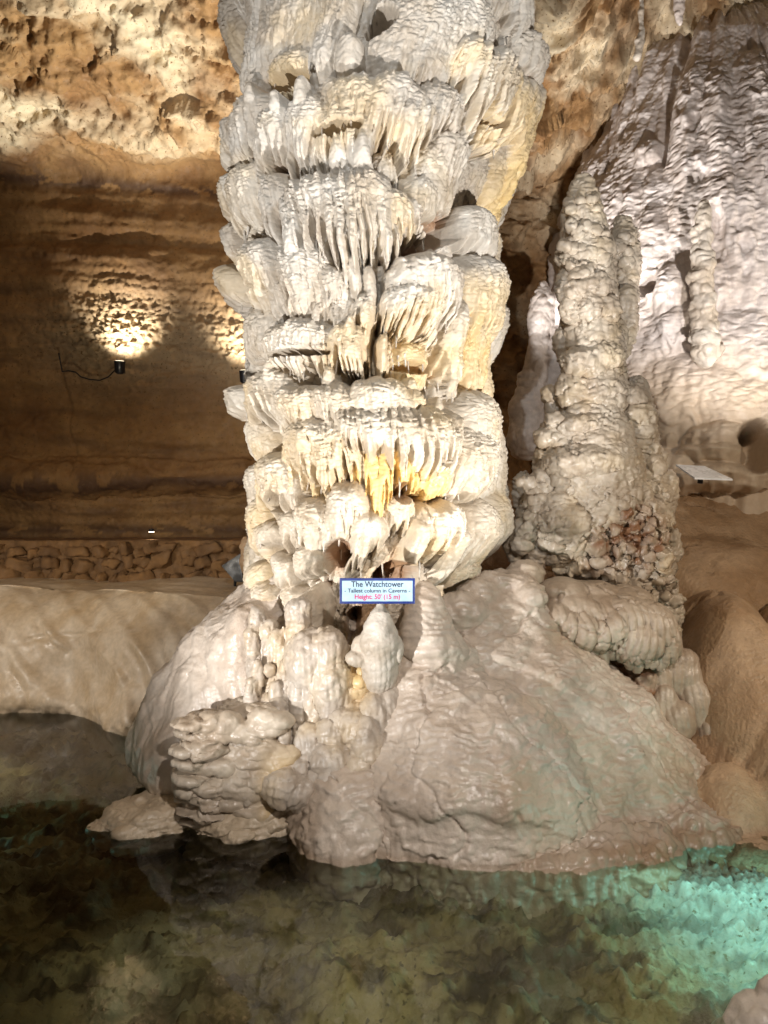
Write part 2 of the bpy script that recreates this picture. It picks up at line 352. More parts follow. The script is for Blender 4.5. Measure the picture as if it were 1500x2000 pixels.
# ================================================================== CAVE WALL AND CEILING
def cave_shell():
    xs = np.concatenate([np.arange(-15, -7.5, .12), np.arange(-7.5, 7.8, .026), np.arange(7.8, 15, .12)])
    prof = np.array([[11.4, .2], [12.3, 1.2], [12.5, 2.0], [12.55, 2.75], [12.1, 2.95], [12.35, 3.3], [12.3, 5.0], [12.0, 7.1], [11.75, 7.75],
                     [10.9, 7.95], [9.6, 8.95], [8.4, 9.6], [6.5, 10.2], [3, 10.6], [0, 10.6], [-3, 10.2]])
    seg = np.r_[0, np.cumsum(np.linalg.norm(np.diff(prof, axis=0), axis=1))]
    t = np.concatenate([np.arange(0, seg[11], .026), np.arange(seg[11], seg[-1], .12)])
    Yp, Zp = np.interp(t, seg, prof[:, 0]), np.interp(t, seg, prof[:, 1])
    k = np.ones(7) / 7; Ys = np.convolve(np.pad(Yp, 3, 'edge'), k, 'valid'); Zs = np.convolve(np.pad(Zp, 3, 'edge'), k, 'valid')
    X, Tt = np.meshgrid(xs, t); Y = np.repeat(Ys[:, None], len(xs), 1); Z = np.repeat(Zs[:, None], len(xs), 1)
    Z = Z + 2.3 * sst(X, 2.0, 4.2) * sst(Z, 7.2, 8.6) - .35 * sst(X, .8, 2.5) * (1 - sst(X, 3.2, 4.4)) * sst(Z, 7.2, 8.2)
    dY, dZ = np.gradient(Ys), np.gradient(Zs); nn = np.hypot(dY, dZ); nY, nZ = -(dZ / nn)[:, None], (dY / nn)[:, None]
    ceil = sst(Tt, seg[8], seg[9])
    rightw = sst(X, .8, 2.2)
    # broad forms
    n = .35 * fbm(X * .35, Tt * .45, o=3, seed=11)
    sh = Z + .18 * perlin(X * .3, Z * .5, seed=4) + .03 * X           # tilted bedding
    bed = perlin(sh * 2.3, sh * 0 + .3, seed=21) * .13 + perlin(sh * 7, X * .25, seed=22) * .06
    n = n + bed * (1 - ceil * .5)
    # ceiling: blocky, pitted, flaked
    f1, f2, cid = worley(X * 1.0 + .4 * perlin(X * 1.5, Tt * 1.5, seed=8), Tt * 1.6, seed=31)
    n = n + (ceil * .9 + rightw * .8) * (cid - .5) * .28
    f1, f2, cid = worley(X * 3.2 + perlin(X * 3, Tt * 3, seed=8), Tt * 4.4 + X, seed=32)
    n = n + (ceil + rightw * .9) * (cid - .5) * .10
    rough = fbm(X * 3, Tt * 3.5, o=5, seed=41, gain=.6)
    n = n + rough * (.038 + .07 * ceil + .06 * rightw)
    ridg = 1 - np.abs(fbm(X * 1.6 + Tt, Tt * 2.2, o=4, seed=44)) * 2
    n = n + .09 * (ceil + rightw) * ridg
    pit, _, pc = worley(X * 5.5, Tt * 7, seed=51)
    n = n - .10 * (pc > .72) * np.clip(1 - pit / .28, 0, 1) ** .6 * (.35 + ceil)
    # rough patch above the uplights, calcite crust and their painted pool of light
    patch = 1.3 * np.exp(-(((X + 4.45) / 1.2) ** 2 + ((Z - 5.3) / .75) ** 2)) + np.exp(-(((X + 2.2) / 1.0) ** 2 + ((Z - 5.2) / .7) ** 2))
    f1, f2, _ = worley(X * 9 + perlin(X * 5, Z * 5, seed=3), Z * 14, seed=66)
    n = n + patch * (.09 * (f2 - f1) + .09 * fbm(X * 8, Z * 13, o=4, seed=67, gain=.65))
    # lower band of popcorn
    low = sst(Z, 2.0, 2.2) * (1 - sst(Z, 2.7, 2.9)); n = n + .04 * low * (pillow(X * 11, Z * 14, seed=77) - .5)
    # crack down the left wall
    cx = -5.35 + .10 * perlin(Z * 2, Z * 0 + 1, seed=90) + .35 * np.clip(4.6 - Z, 0, 2) * .5
    n = n - .06 * np.exp(-((X - cx) / .02) ** 2) * (Z < 5.1) * (Z > 3.0)
    curve = -.05 * np.clip(np.abs(X + .5) - 5.5, 0, 20) ** 2
    V = np.stack([X, Y + nY * n + curve, Z + nZ * n], -1)
    pale = np.clip(.25 + 1.0 * fbm(X * .8, Tt * 1.1 + X * .4, o=4, seed=61), 0, 1) * (ceil * .9 + rightw * .75 * sst(Z, 3.4, 5)) + patch * .5  # patch term paints the wall paler where the uplights shine
    dark = np.clip(fbm(X * .7, sh * 4, o=4, seed=62) * 1.3 - .25, 0, 1) * (1 - ceil) * (1 - rightw * .6) * .6
    dark = np.maximum(dark, .85 * np.maximum(np.maximum(np.exp(-((Z - 2.93) / .06) ** 2), .9 * np.exp(-((Z - 2.1) / .09) ** 2)), np.exp(-((Z + .25 * np.clip(X + 6, 0, 9) * .25 - 7.72) / .10) ** 2)) * (fbm(X * 2, Z * 6, seed=2) > -.15) * (1 - rightw))  # darker bands at the ledge, above the rubble and along the ceiling edge
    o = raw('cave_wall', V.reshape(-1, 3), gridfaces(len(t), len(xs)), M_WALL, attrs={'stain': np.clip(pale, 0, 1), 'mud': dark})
    tag(o, 'banded brown rock wall and pitted cave ceiling behind the columns', 'cave wall', kind='structure')
cave_shell()

# ================================================================== POOL: bed, water
def pool():
    xs = np.concatenate([np.arange(-12, -4, .1), np.arange(-4, 4.2, .022), np.arange(4.2, 10, .1)])
    ys = np.concatenate([np.arange(-3, 2.9, .1), np.arange(2.9, 7, .022), np.arange(7, 9.6, .06)])
    X, Y = np.meshgrid(xs, ys)
    z = -.26 - .12 * sst(-Y, -4.4, -3.2) + .08 * fbm(X * .8, Y * .8, o=3, seed=3) + .07 * fbm(X * 3, Y * 3, o=5, seed=6, gain=.6)
    # rising shelf on the right
    rs = sst(X + (Y - 5) * .35, 1.15, 2.6); z = z + rs * .06 + .28 * sst(X + (Y - 5) * .9, 1.6, 2.9) * sst(Y, 4.4, 5.2)
    f1, f2, c = worley(X * 9, Y * 9, seed=12); grav = pillow(X * 16, Y * 16, seed=14)
    z = z + .03 * grav * (.25 + rs) + .06 * sst(c, .8, .86) * np.clip(1 - f1 * 1.6, 0, 1) * (.5 + rs)
    cr = fbm(X * 1.4 + 3, Y * 2.2, o=5, seed=17, gain=.6); z = z + .07 * (1 - np.abs(cr) * 3).clip(0, 1); rk = sst(fbm(X * 1.1, Y * 1.5, o=3, seed=27), .05, .3); z = z + rk * (.06 * pillow(X * 8, Y * 10, seed=28) + .03 * fbm(X * 9, Y * 9, o=4, seed=29, gain=.65))
    z = z + .02 * fbm(X * 12, Y * 12, o=3, seed=19) * (.5 + rs)
    z = np.minimum(z, -.06 - .10 * rs + .10 * grav * rs)
    pale = np.clip(rs * 1.4 * (.45 + .9 * grav) + .5 * np.clip(fbm(X * .9, Y * 1.3, o=4, seed=23), 0, 1), 0, 1)
    o = raw('pool_bed', np.stack([X, Y, z], -1).reshape(-1, 3), gridfaces(len(ys), len(xs)), M_BED, attrs={'stain': pale, 'mud': np.clip(.65 * rk * sst(fbm(X * 4, Y * 6, o=4, seed=31, gain=.65), -.25, .15) + .7 * sst(fbm(X * 2.2, Y * 3.5, o=5, seed=33, gain=.65), .12, .3), 0, 1) * (1 - .6 * rs)})
    tag(o, 'muddy stony bed of the clear cave pool', 'pool bed', kind='structure')
    m = bpy.data.materials.new('pool_water'); m.use_nodes = True; nt = m.node_tree; N = nt.nodes; L = nt.links
    N.remove(N['Principled BSDF']); out = N['Material Output']
    tr = N.new('ShaderNodeBsdfTransparent'); tr.inputs[0].default_value = (.70, .77, .67, 1)
    gl = N.new('ShaderNodeBsdfGlossy'); gl.inputs['Roughness'].default_value = .02; gl.inputs['Color'].default_value = (1, 1, 1, 1)
    fr = N.new('ShaderNodeFresnel'); fr.inputs[0].default_value = 1.34; mx = N.new('ShaderNodeMixShader')
    g = N.new('ShaderNodeNewGeometry'); n = N.new('ShaderNodeTexNoise'); n.inputs['Scale'].default_value = 3.0; n.inputs['Detail'].default_value = 3
    L.new(g.outputs['Position'], n.inputs['Vector']); b = N.new('ShaderNodeBump'); b.inputs['Strength'].default_value = .06; b.inputs['Distance'].default_value = .02
    L.new(n.outputs['Fac'], b.inputs['Height']); L.new(b.outputs[0], gl.inputs['Normal']); L.new(b.outputs[0], fr.inputs['Normal'])
    L.new(fr.outputs[0], mx.inputs[0]); L.new(tr.outputs[0], mx.inputs[1]); L.new(gl.outputs[0], mx.inputs[2]); L.new(mx.outputs[0], out.inputs['Surface'])
    o = raw('pool_water', [[-12, -3, 0], [10, -3, 0], [10, 9.6, 0], [-12, 9.6, 0]], [[0, 1, 2, 3]], m)
    tag(o, 'still clear olive and turquoise water of the cave pool', 'water', kind='structure')
pool()

# ================================================================== TERRAIN: left ledge, right slope
def left_ledge():
    xs = np.arange(-12, -.6, .03)
    t = np.arange(0, 5.2, .03)          # up the face then back
    X, T = np.meshgrid(xs, t)
    shoreY = 8.75 - .75 * sst(X, -3.9, -2.7) + .15 * perlin(X * .7, X * 0, seed=2)
    n = .22 * fbm(X * .55 + T * .45, T * .25, o=2, seed=5)
    # overlapping diagonal flow lobes
    f = (X * .9 + T * 1.15 + .5 * perlin(X * .6, T * .6, seed=9)) / .55
    fr_ = f - np.floor(f); n = n + .10 * fr_ ** 2 * (1 - sst(fr_, .8, 1.)) * sst(X, -6.6, -4.6) + .16 * fbm(X * .9, T * .7, o=3, seed=18) - .04 * (1 - np.abs(fbm(X * .6 + T * .3, T * .5, o=3, seed=20)) / .05).clip(0, 1)
    topz = 1.40
    z = np.where(T < 2.0, -.5 + 1.90 * sst(T, -.3, 2.05), topz + (T - 2.0) * .02)
    y = shoreY + np.where(T < 2.0, .30 * (T / 2) ** 2 + .10 * T, .5 + (T - 2.0) * .95) - n * np.where(T < 2.0, 1., .3) - .22 * sst(T, .55, .62) * 0
    face = (T < 2.0)
    scal = .05 * pillow(X * 12, T * 16, seed=13) * sst(T, .3, .5) * (1 - sst(T, .62, .74))
    y = y - scal - .10 * sst(T, .4, .6) * (1 - sst(T, .62, .9))
    z = z + .03 * fbm(X * 1.5, T * 1.5, o=3, seed=15) * sst(T, 1.6, 2.1) + .07 * perlin(X * .9, X * 0 + 2, seed=16) * sst(T, 1.0, 2.0); y = y + .45 * sst(T, 1.15, 2.1)
    cr = np.abs((z - .95) - .16 * (X + 3.6) - .05 * perlin(X * 2, X * 0, seed=7)); y = y + .06 * np.exp(-(cr / .014) ** 2) * sst(X, -4.6, -4.2) * (1 - sst(X, -3.2, -2.9)) * face
    o = raw('flowstone_ledge', np.stack([X, y, z], -1).reshape(-1, 3), gridfaces(len(t), len(xs)), M_LEDGE)
    tag(o, 'smooth buff flowstone bank rising from the far edge of the pool', 'flowstone bank', kind='structure')
left_ledge()

def right_slope():
    xs = np.concatenate([np.arange(-.6, 6.0, .03), np.arange(6, 13, .12)]); ys = np.concatenate([np.arange(3.4, 11.6, .03)])
    X, Y = np.meshgrid(xs, ys)
    sh = 5.35 - .25 * (X - 2.6) + .12 * perlin(X * 1.1, X * 0, seed=4)      # shoreline
    d = Y - sh
    wd = d + .30 * perlin(X * .5, Y * .5, seed=8) + .10 * (X - 3)
    z = -.7 + .7 * sst(d, -.9, .0)
    XX = X + .22 * perlin(X * .9, Y * .9, seed=40) + .06 * perlin(X * 3, Y * 3, seed=41); YY = Y + .22 * perlin(X * .9 + 7, Y * .9, seed=42)
    def hump(cx_, cy_, top, rx, ry, e=1.5, base=-.7):
        q = np.clip(1 - (np.abs((XX - cx_) / rx) ** 2 + np.abs((YY - cy_) / ry) ** 2), 0, 1); return base + (top - base) * q ** (1 / e / 1.3)
    for h in [(3.7, 8.9, 2.12, 2.6, 1.9), (3.3, 7.3, 1.56, 1.0, 1.6), (4.6, 7.2, 1.75, 1.5, 1.7), (3.75, 6.2, .95, 1.1, 1.1), (2.75, 5.95, .34, .55, .62), (1.6, 8.2, 1.72, 1.7, 1.3), (4.9, 6.0, 1.3, 1.2, 1.1), (6.5, 7.5, 2.2, 2.2, 2.2), (3.2, 10.2, 2.85, 4.8, 2.3), (1.2, 10.4, 2.95, 2.2, 2.2), (7., 10.2, 2.9, 3.2, 2.6)]:
        z = np.maximum(z, hump(*h))
    z = z + .05 * fbm(X * 1.3, Y * 1.3, o=3, seed=10) * sst(d, 0, .5)
    fo = X * 1.1 + Y * .35 + .7 * perlin(X * .6, Y * .6, seed=14); z = z + .035 * (np.abs((fo % 1) - .5) * 2) ** .6 * sst(d, .1, .8)
    z = z + .03 * pillow(X * 9, Y * 9, seed=16) * (1 - sst(np.abs(d), .1, .45)) + .012 * fbm(X * 6, Y * 6, o=4, seed=3) - .05 * (1 - np.abs(fbm(X * .8, Y * .8, o=4, seed=43)) / .035).clip(0, 1) + .025 * fbm(X * 2.5, Y * 1.2, o=3, seed=44)
    z = z - .6 * (1 - sst(X, -.2, .9))
    z = np.minimum(z, 3.02 - .42 * sst(X, 1.6, 2.6) * sst(X, 2.9, 5.5) + .06 * fbm(X, Y, seed=1))
    o = raw('cave_floor', np.stack([X, Y, z], -1).reshape(-1, 3), gridfaces(len(ys), len(xs)), M_HILL)
    tag(o, 'smooth brown flowstone slope rising behind the columns on the right', 'cave floor', kind='structure')
right_slope()

# ================================================================== THE GREAT COLUMN
def cyl_relief(cxf, Dd, Rf, z0, z1, dz, nth_front, seed, back=60):
    """radial relief; returns theta grid, z grid, S grid; theta 0 faces the camera, + to the right"""
    th = np.concatenate([np.linspace(-R(115), R(115), nth_front), np.linspace(R(115), R(245), back)[1:-1]])
    zz = np.arange(z0, z1, dz)
    TH, Z = np.meshgrid(th, zz)
    return TH, Z
def col_theta(px, z, cxf, Rf, D):
    th = np.linspace(-R(88), R(88), 721); c, r = float(cxf(z)), float(Rf(z))
    p = 750 + F * (c + r * np.sin(th)) / (D - r * np.cos(th))
    i = np.argmax(p); j = np.argmin(p)
    return float(np.interp(px, p[j:i + 1], th[j:i + 1]))
def main_column():
    D = 7.1
    pz = np.array([-100, 0, 130, 200, 260, 340, 420, 500, 560, 640, 720, 800, 900, 960, 1040, 1120, 1200, 1300])
    pl = np.array([450, 455, 488, 478, 462, 462, 462, 475, 480, 506, 498, 495, 508, 508, 512, 510, 515, 520])
    pr = np.array([1030, 1020, 1020, 1010, 985, 968, 945, 945, 955, 945, 925, 935, 940, 945, 945, 900, 870, 850])
    zs = CAMZ + (1000 - pz) / F * 6.95
    o_ = np.argsort(zs); zs = zs[o_]; pl = pl[o_]; pr = pr[o_]
    Rm = lambda z: np.interp(z, zs, (pr - pl) / 2 / F * D * .985)
    Cm = lambda z: np.interp(z, zs, ((pr + pl) / 2 - 750) / F * D)
    TH, Z = cyl_relief(Cm, D, Rm, .35, 10.9, .0062, 640, 1)
    th = TH[0]; R0 = 1.18
    S = TH * R0
    base = -.055 + .05 * fbm(S * 1.2, Z * .9, o=3, seed=2) + .03 * fbm(S * 6, Z * 1.2, o=3, seed=3) + .02 * pillow(S * 11, Z * 9, seed=4)
    base = base - .05 * (1 - np.abs(fbm(S * 2.2, Z * 1.4, o=3, seed=9)) * 5).clip(0, 1)
    base = np.where(np.abs(TH) < R(115), base, base)
    rl = Relief(S, Z, base, 100)
    def P(px, py, dep=.15):
        z = CAMZ + (1000 - py) / F * (D - 1.1)
        for _ in range(3):
            t = col_theta(px, z, Cm, Rm, D); z = CAMZ + (1000 - py) / F * (D - (float(Rm(z)) + dep) * math.cos(t))
        return t * R0, z
    k = 5.95 / F
    def L(xc, yt, hw, yb, pr_, tid=0, **kw):
        s_, zt = P(xc, yt, pr_); _, zb = P(xc, yb, pr_)
        c = max(.45, math.cos(s_ / R0)); rl.lobe(s_, zt, hw * k / c ** .7, zb, pr_, tid, **kw)
    rs = random.Random(5)
    # ---- random small infill first (core texture of little cascades), all round the column
    for i in range(520):
        s_ = rs.uniform(-3.4, 3.4); z_ = rs.uniform(.5, 10.6)
        rl.lobe(s_, z_, rs.uniform(.10, .24), z_ - rs.uniform(.2, .5), rs.uniform(.01, .09), 0, ribw=rs.uniform(.045, .08), ribs=.012, bumps=.015, teeth=.07)
    rl.D -= .10; rl.fl = -.11
    # back and flanks get broad tiers
    for i in range(60):
        s_ = rs.choice([-1, 1]) * rs.uniform(1.75, 3.5); z_ = rs.uniform(1, 10.6)
        rl.lobe(s_, z_, rs.uniform(.3, .5), z_ - rs.uniform(.4, .8), rs.uniform(.12, .25), 9, teeth=.16)
    # above the frame
    for i in range(26):
        z_ = rs.uniform(7.2, 10.8); rl.lobe(rs.uniform(-1.7, 1.7), z_, rs.uniform(.3, .5), z_ - rs.uniform(.5, .9), rs.uniform(.12, .28), 9, teeth=.2)
    # tier 1: top curtains
    L(530, -130, 110, 150, .16, 1, ribs=.024, ribw=.075, bumps=.004, teeth=.16, tip=.55, taper=.05, dome=.2, lean=.12)
    L(600, -150, 60, 110, .13, 1, ribs=.022, ribw=.06, bumps=.0, teeth=.12, tip=.3)
    L(662, -160, 34, 190, .17, 1, ribs=.02, ribw=.06, bumps=.012, teeth=.02, dome=.2, taper=0)
    L(585, 85, 50, 170, .12, 1, ribs=.016, ribw=.04, bumps=.02, teeth=.05, tip=.4, st=.4)
    L(528, 120, 28, 215, .12, 1, ribs=.01, teeth=.05, tip=.5)
    L(835, -60, 95, 175, .20, 1, ribs=.010, bumps=.022, teeth=.08)
    L(905, -40, 70, 130, .17, 1, ribs=.012, bumps=.020, teeth=.08)
    L(700, 40, 26, 130, .26, 1, ribs=.0, bumps=.010, teeth=.02, dome=1.6, tip=-.3)
    L(1000, -160, 55, 60, .20, 1, ribs=.02, ribw=.07, bumps=0, teeth=.15, lean=.2)
    # tier 2
    L(510, 175, 62, 285, .20, 2, ribs=.018, teeth=.14); L(468, 225, 34, 300, .15, 2, teeth=.1)
    L(560, 190, 50, 300, .22, 2, ribs=.02, teeth=.14); L(620, 165, 58, 300, .27, 2, ribs=.024, teeth=.18)
    L(735, 110, 118, 250, .30, 2, ribs=.030, ribw=.075, teeth=.22, dome=.35, bw=.07)
    L(690, 170, 70, 285, .29, 2, ribs=.03, teeth=.25); L(790, 175, 60, 260, .24, 2, ribs=.02, teeth=.12, st=.12)
    L(850, 150, 60, 250, .15, 2, ribs=.022, ribw=.05, teeth=.14)
    # tier 3: right long drapery
    L(950, 75, 78, 215, .26, 3, ribs=.028, ribw=.06, bumps=.018, teeth=.22, st=.18, dome=.3)
    L(1015, 70, 52, 190, .24, 3, ribs=.014, bumps=.022, teeth=.05, dome=.5)
    L(985, 135, 60, 300, .24, 3, ribs=.030, ribw=.07, bumps=.006, teeth=.3, st=.5, lean=-.12)
    L(1020, 150, 42, 330, .27, 3, ribs=.032, ribw=.075, bumps=.006, teeth=.3, st=.6, lean=-.2, tip=.3)
    L(975, 270, 52, 450, .13, 3, ribs=.016, ribw=.09, bumps=.0, teeth=.1, st=.4, lean=-.25, tip=.65, taper=.0)
    L(850, 270, 62, 400, .07, 3, ribs=.012, ribw=.10, bumps=.02, bw=.10, teeth=.05, st=.08); L(880, 250, 48, 360, .10, 3, bumps=.02, bw=.12, teeth=.05)
    L(815, 330, 40, 430, .10, 3, bumps=.012, ribs=.012, ribw=.05, st=.12)
    # tier 4
    L(497, 305, 52, 420, .22, 4, ribs=.016, teeth=.14, st=.1); L(467, 330, 28, 440, .16, 4, teeth=.08); L(545, 320, 40, 440, .17, 4, teeth=.1)
    L(640, 308, 98, 450, .34, 4, ribs=.028, ribw=.065, bumps=.028, bw=.075, teeth=.24, dome=.4)
    L(700, 300, 66, 470, .34, 4, ribs=.026, bumps=.028, bw=.075, teeth=.26, st=.08)
    L(755, 355, 50, 450, .22, 4, ribs=.014, teeth=.1, st=.3); L(790, 385, 34, 450, .15, 4, teeth=.1)
    # tier 5
    L(470, 430, 28, 500, .17, 5); L(525, 455, 50, 590, .24, 5, ribs=.024, teeth=.15); L(466, 512, 27, 590, .26, 5, ribs=.012, bumps=.015, teeth=.08, dome=1)
    L(598, 455, 56, 590, .28, 5, ribs=.024, teeth=.16, bumps=.024); L(560, 540, 60, 620, .16, 5, ribs=.018, teeth=.1)
    L(655, 500, 44, 600, .22, 5, ribs=.02, teeth=.12); L(690, 478, 16, 570, .25, 5, bumps=.006, ribs=.01, dome=1.5); L(718, 500, 16, 600, .24, 5, bumps=.006, dome=1.5)
    L(915, 395, 44, 490, .22, 5, bumps=.016, ribs=.012, teeth=.06); L(955, 440, 28, 520, .15, 5)
    L(822, 473, 84, 600, .34, 5, ribs=.022, bumps=.020, bw=.10, teeth=.2, dome=.8); L(800, 535, 72, 640, .33, 5, ribs=.022, ribw=.05, bumps=.016, teeth=.18)
    L(925, 485, 58, 640, .26, 5, ribs=.022, bumps=.016, teeth=.2, st=.35, dome=.8); L(960, 520, 30, 680, .18, 5, ribs=.02, teeth=.1, st=.35)
    L(880, 560, 26, 740, .24, 5, ribs=.02, ribw=.05, bumps=.004, teeth=.08, st=.15, dome=.3)
    # tier 6
    L(530, 590, 42, 690, .18, 6, ribs=.02, teeth=.1); L(605, 610, 78, 690, .30, 6, ribs=.024, bumps=.026, teeth=.16, dome=.4); L(690, 615, 48, 700, .28, 6, ribs=.024, teeth=.14)
    L(660, 560, 60, 640, .17, 6, teeth=.08, ribs=.015); L(715, 560, 30, 640, .24, 6, teeth=.14, ribs=.02); L(745, 640, 13, 735, .26, 6, bumps=.005, ribs=.006, dome=1, tip=.3)
    L(805, 655, 46, 745, .10, 6, ribs=.01, ribw=.035, bumps=.008, teeth=.03, dome=.15, st=-.25)
    L(920, 600, 58, 760, .21, 6, ribs=.03, ribw=.055, bumps=.008, teeth=.12, st=.45, dome=.3, taper=.3); L(945, 650, 26, 790, .15, 6, ribs=.022, st=.4)
    # tier 7
    L(478, 748, 34, 805, .26, 7, bumps=.02, ribs=.012, teeth=.06, dome=.9); L(550, 715, 78, 790, .28, 7, ribs=.022, bumps=.020, teeth=.18); L(600, 740, 60, 810, .29, 7, ribs=.02, teeth=.15)
    L(515, 800, 40, 900, .17, 7, ribs=.02, teeth=.1); L(665, 735, 60, 850, .30, 7, bumps=.02, ribs=.018, teeth=.14)
    L(740, 722, 90, 850, .34, 7, bumps=.02, bw=.09, ribs=.012, dome=.7); L(760, 765, 175, 885, .42, 7, bumps=.028, bw=.075, ribs=.022, teeth=.16, dome=.55, rnd=.6, taper=.05)
    L(640, 800, 95, 920, .34, 7, bumps=.026, ribs=.024, teeth=.22, st=.18, dome=.6); L(880, 815, 70, 940, .36, 7, bumps=.03, bw=.06, ribs=.015, teeth=.12, rnd=.6)
    L(902, 750, 58, 900, .28, 7, bumps=.018, ribs=.016, dome=.8); L(940, 800, 32, 950, .18, 7, ribs=.02, teeth=.1, bumps=.01)
    # tier 8: honey-coloured ribs below the big brow
    L(745, 850, 85, 935, .27, 8, ribs=.034, ribw=.07, bumps=.0, teeth=.28, st=-.9, dome=.2); L(660, 860, 60, 940, .25, 8, ribs=.03, bumps=0, teeth=.2, st=.5)
    L(830, 890, 40, 960, .26, 8, ribs=.016, ribw=.04, bumps=.02, st=-.6, teeth=.06)
    L(598, 830, 40, 950, .24, 8, ribs=.026, teeth=.2, st=.25); L(880, 900, 45, 970, .28, 8, ribs=.022, teeth=.12)
    # tier 9
    L(565, 875, 56, 985, .27, 9, ribs=.02, bumps=.016, teeth=.12, dome=1.1, tip=-.25); L(515, 895, 32, 990, .17, 9, teeth=.1)
    L(525, 965, 38, 1060, .19, 9, ribs=.016, teeth=.12); L(545, 1010, 40, 1075, .20, 9, ribs=.014, bumps=.01, teeth=.12, tip=.4)
    L(685, 930, 48, 1060, .36, 9, ribs=.02, bumps=.012, teeth=.16, dome=1.3, tip=-.2); L(718, 985, 48, 1090, .36, 9, ribs=.016, bumps=.01, teeth=.16, tip=.4, dome=.9); L(628, 965, 42, 1040, .32, 9, ribs=.02, teeth=.16, dome=.8)
    L(598, 990, 36, 1060, .24, 9, ribs=.01, bumps=.02); L(770, 960, 40, 1040, .26, 9, teeth=.12)
    L(835, 973, 60, 1060, .37, 9, ribs=.022, bumps=.014, teeth=.2, dome=.9); L(800, 1000, 26, 1110, .36, 9, ribs=.01, bumps=.006, teeth=.08, tip=.4)
    L(862, 1020, 34, 1140, .33, 9, ribs=.008, ribw=.1, bumps=.006, teeth=.06, tip=.25, dome=.4)
    L(915, 965, 50, 1110, .25, 9, ribs=.03, ribw=.06, bumps=.01, teeth=.1, taper=.2); L(955, 945, 34, 1090, .22, 9, ribs=.03, bumps=.012, taper=.35)
    # tier 10: foot
    L(527, 1090, 36, 1190, .19, 10, ribs=.014, bumps=.01, dome=.9, tip=.3, teeth=.1); L(545, 1130, 34, 1215, .21, 10, ribs=.012, tip=.35, teeth=.1)
    L(632, 1058, 38, 1140, .34, 10, ribs=.014, bumps=.014, dome=1., tip=.35, teeth=.04); L(588, 1075, 36, 1150, .25, 10, ribs=.008, bumps=.012, tip=.25)
    L(590, 1140, 30, 1200, .20, 10, ribs=.006, tip=.3); L(900, 1080, 40, 1170, .22, 10, ribs=.016, taper=.2); L(625, 1145, 48, 1300, .34, 10, ribs=.004, bumps=.008, dome=1.6, tip=-.15, taper=-.15)
    # dark cavities
    def hole(px, py, rw, rh, dep):
        s_, z_ = P(px, py, 0); q = ((rl.S - s_) / (rw * k)) ** 2 + ((rl.Z - z_) / (rh * k)) ** 2
        q = q * (1 + .5 * perlin(rl.S * 9, rl.Z * 9, seed=61)); rl.D -= (dep * np.clip(1 - q, 0, 1) ** .5).astype(np.float32)
        rl.T[q < 1] = 0
    for h in [(742, 62, 24, 34, .55), (575, 172, 55, 16, .35), (665, 283, 40, 14, .25), (850, 452, 55, 26, .4), (925, 250, 30, 10, .2), (575, 980, 14, 22, .4), (555, 1078, 18, 22, .5), (672, 1078, 26, 30, .35),
              (762, 1120, 42, 28, .45), (690, 1215, 26, 35, .5), (860, 1150, 26, 26, .5), (775, 965, 18, 22, .25), (610, 700, 60, 9, .25), (800, 720, 45, 14, .25), (525, 575, 30, 6, .1)]:
        hole(*h)
    # knobs on the brows
    for (px, py, rw, rh, p_) in [(530, 190, 13, 26, .06), (572, 205, 12, 22, .06), (615, 190, 13, 30, .07), (668, 300, 17, 30, .08), (706, 305, 15, 34, .08), (540, 305, 9, 18, .06), (590, 320, 10, 20, .05),
                        (500, 620, 10, 26, .05), (565, 620, 12, 20, .06), (635, 615, 11, 22, .06), (690, 640, 10, 20, .05), (568, 735, 9, 30, .05), (655, 740, 14, 26, .06), (790, 750, 14, 16, .05), (845, 765, 12, 22, .08),
                        (835, 790, 12, 18, .06), (628, 860, 13, 20, .05), (520, 520, 9, 20, .04), (600, 480, 12, 18, .04), (860, 740, 14, 26, .07)]:
        s_, z_ = P(px, py, .2); rl.knob(s_, z_, rw * k, rh * k, p_)
    # fine unevenness everywhere
    rl.D += (.014 * pillow(S * 15 + .8 * perlin(S * 6, Z * 6, seed=77), Z * 22 + .8 * perlin(S * 6, Z * 6, seed=78), seed=75) + .010 * fbm(S * 14, Z * 11, o=3, seed=71) + .05 * fbm(S * .9, Z * .8, o=2, seed=72)).astype(np.float32)
    rad = Rm(Z) + rl.D; rad = np.where(np.abs(TH) > R(115), rad, rad)
    rad *= 1 + .0 * TH
    X = Cm(Z) + rad * np.sin(TH); Y = D - rad * np.cos(TH)
    V = np.stack([X, Y, Z], -1).reshape(-1, 3)
    stn = np.clip(rl.st + .30 * sst(fbm(S * 1.5, Z * 1.2, o=4, seed=80), .0, .6) + .12 * sst(4.6 - Z, 0, 1.5), 0, 1)
    mud = .75 * (rl.T == 0) * sst(fbm(S * 2, Z * 2, o=3, seed=81), -.35, .3) * (rl.D < -.08)  # browner tint on the deeper parts of the core surface
    # orange rock exposed in the broken cavities near the foot
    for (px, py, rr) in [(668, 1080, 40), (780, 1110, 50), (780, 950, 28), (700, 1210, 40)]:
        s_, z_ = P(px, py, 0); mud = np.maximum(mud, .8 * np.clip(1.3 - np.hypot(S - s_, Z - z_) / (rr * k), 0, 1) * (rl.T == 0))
    fc = gridfaces(*TH.shape, True); tid = rl.T.ravel()[fc].max(1)
    root = empty('cave_column', (0, D, 0), 'massive tiered white column hung with drapery fringes, rising behind the blue name board', 'cave column')
    names = {0: 'core', 1: 'drapery', 3: 'drapery', 8: 'drapery'}
    labs = {1: 'webbed curtain at the top of the frame', 3: 'long yellow-edged drapery on the right shoulder', 8: 'honey-coloured ribs under the big brow', 7: 'broad domed brow at mid height', 10: 'fluted foot lobes beside the name board'}
    at_ = {'stain': stn, 'mud': mud}
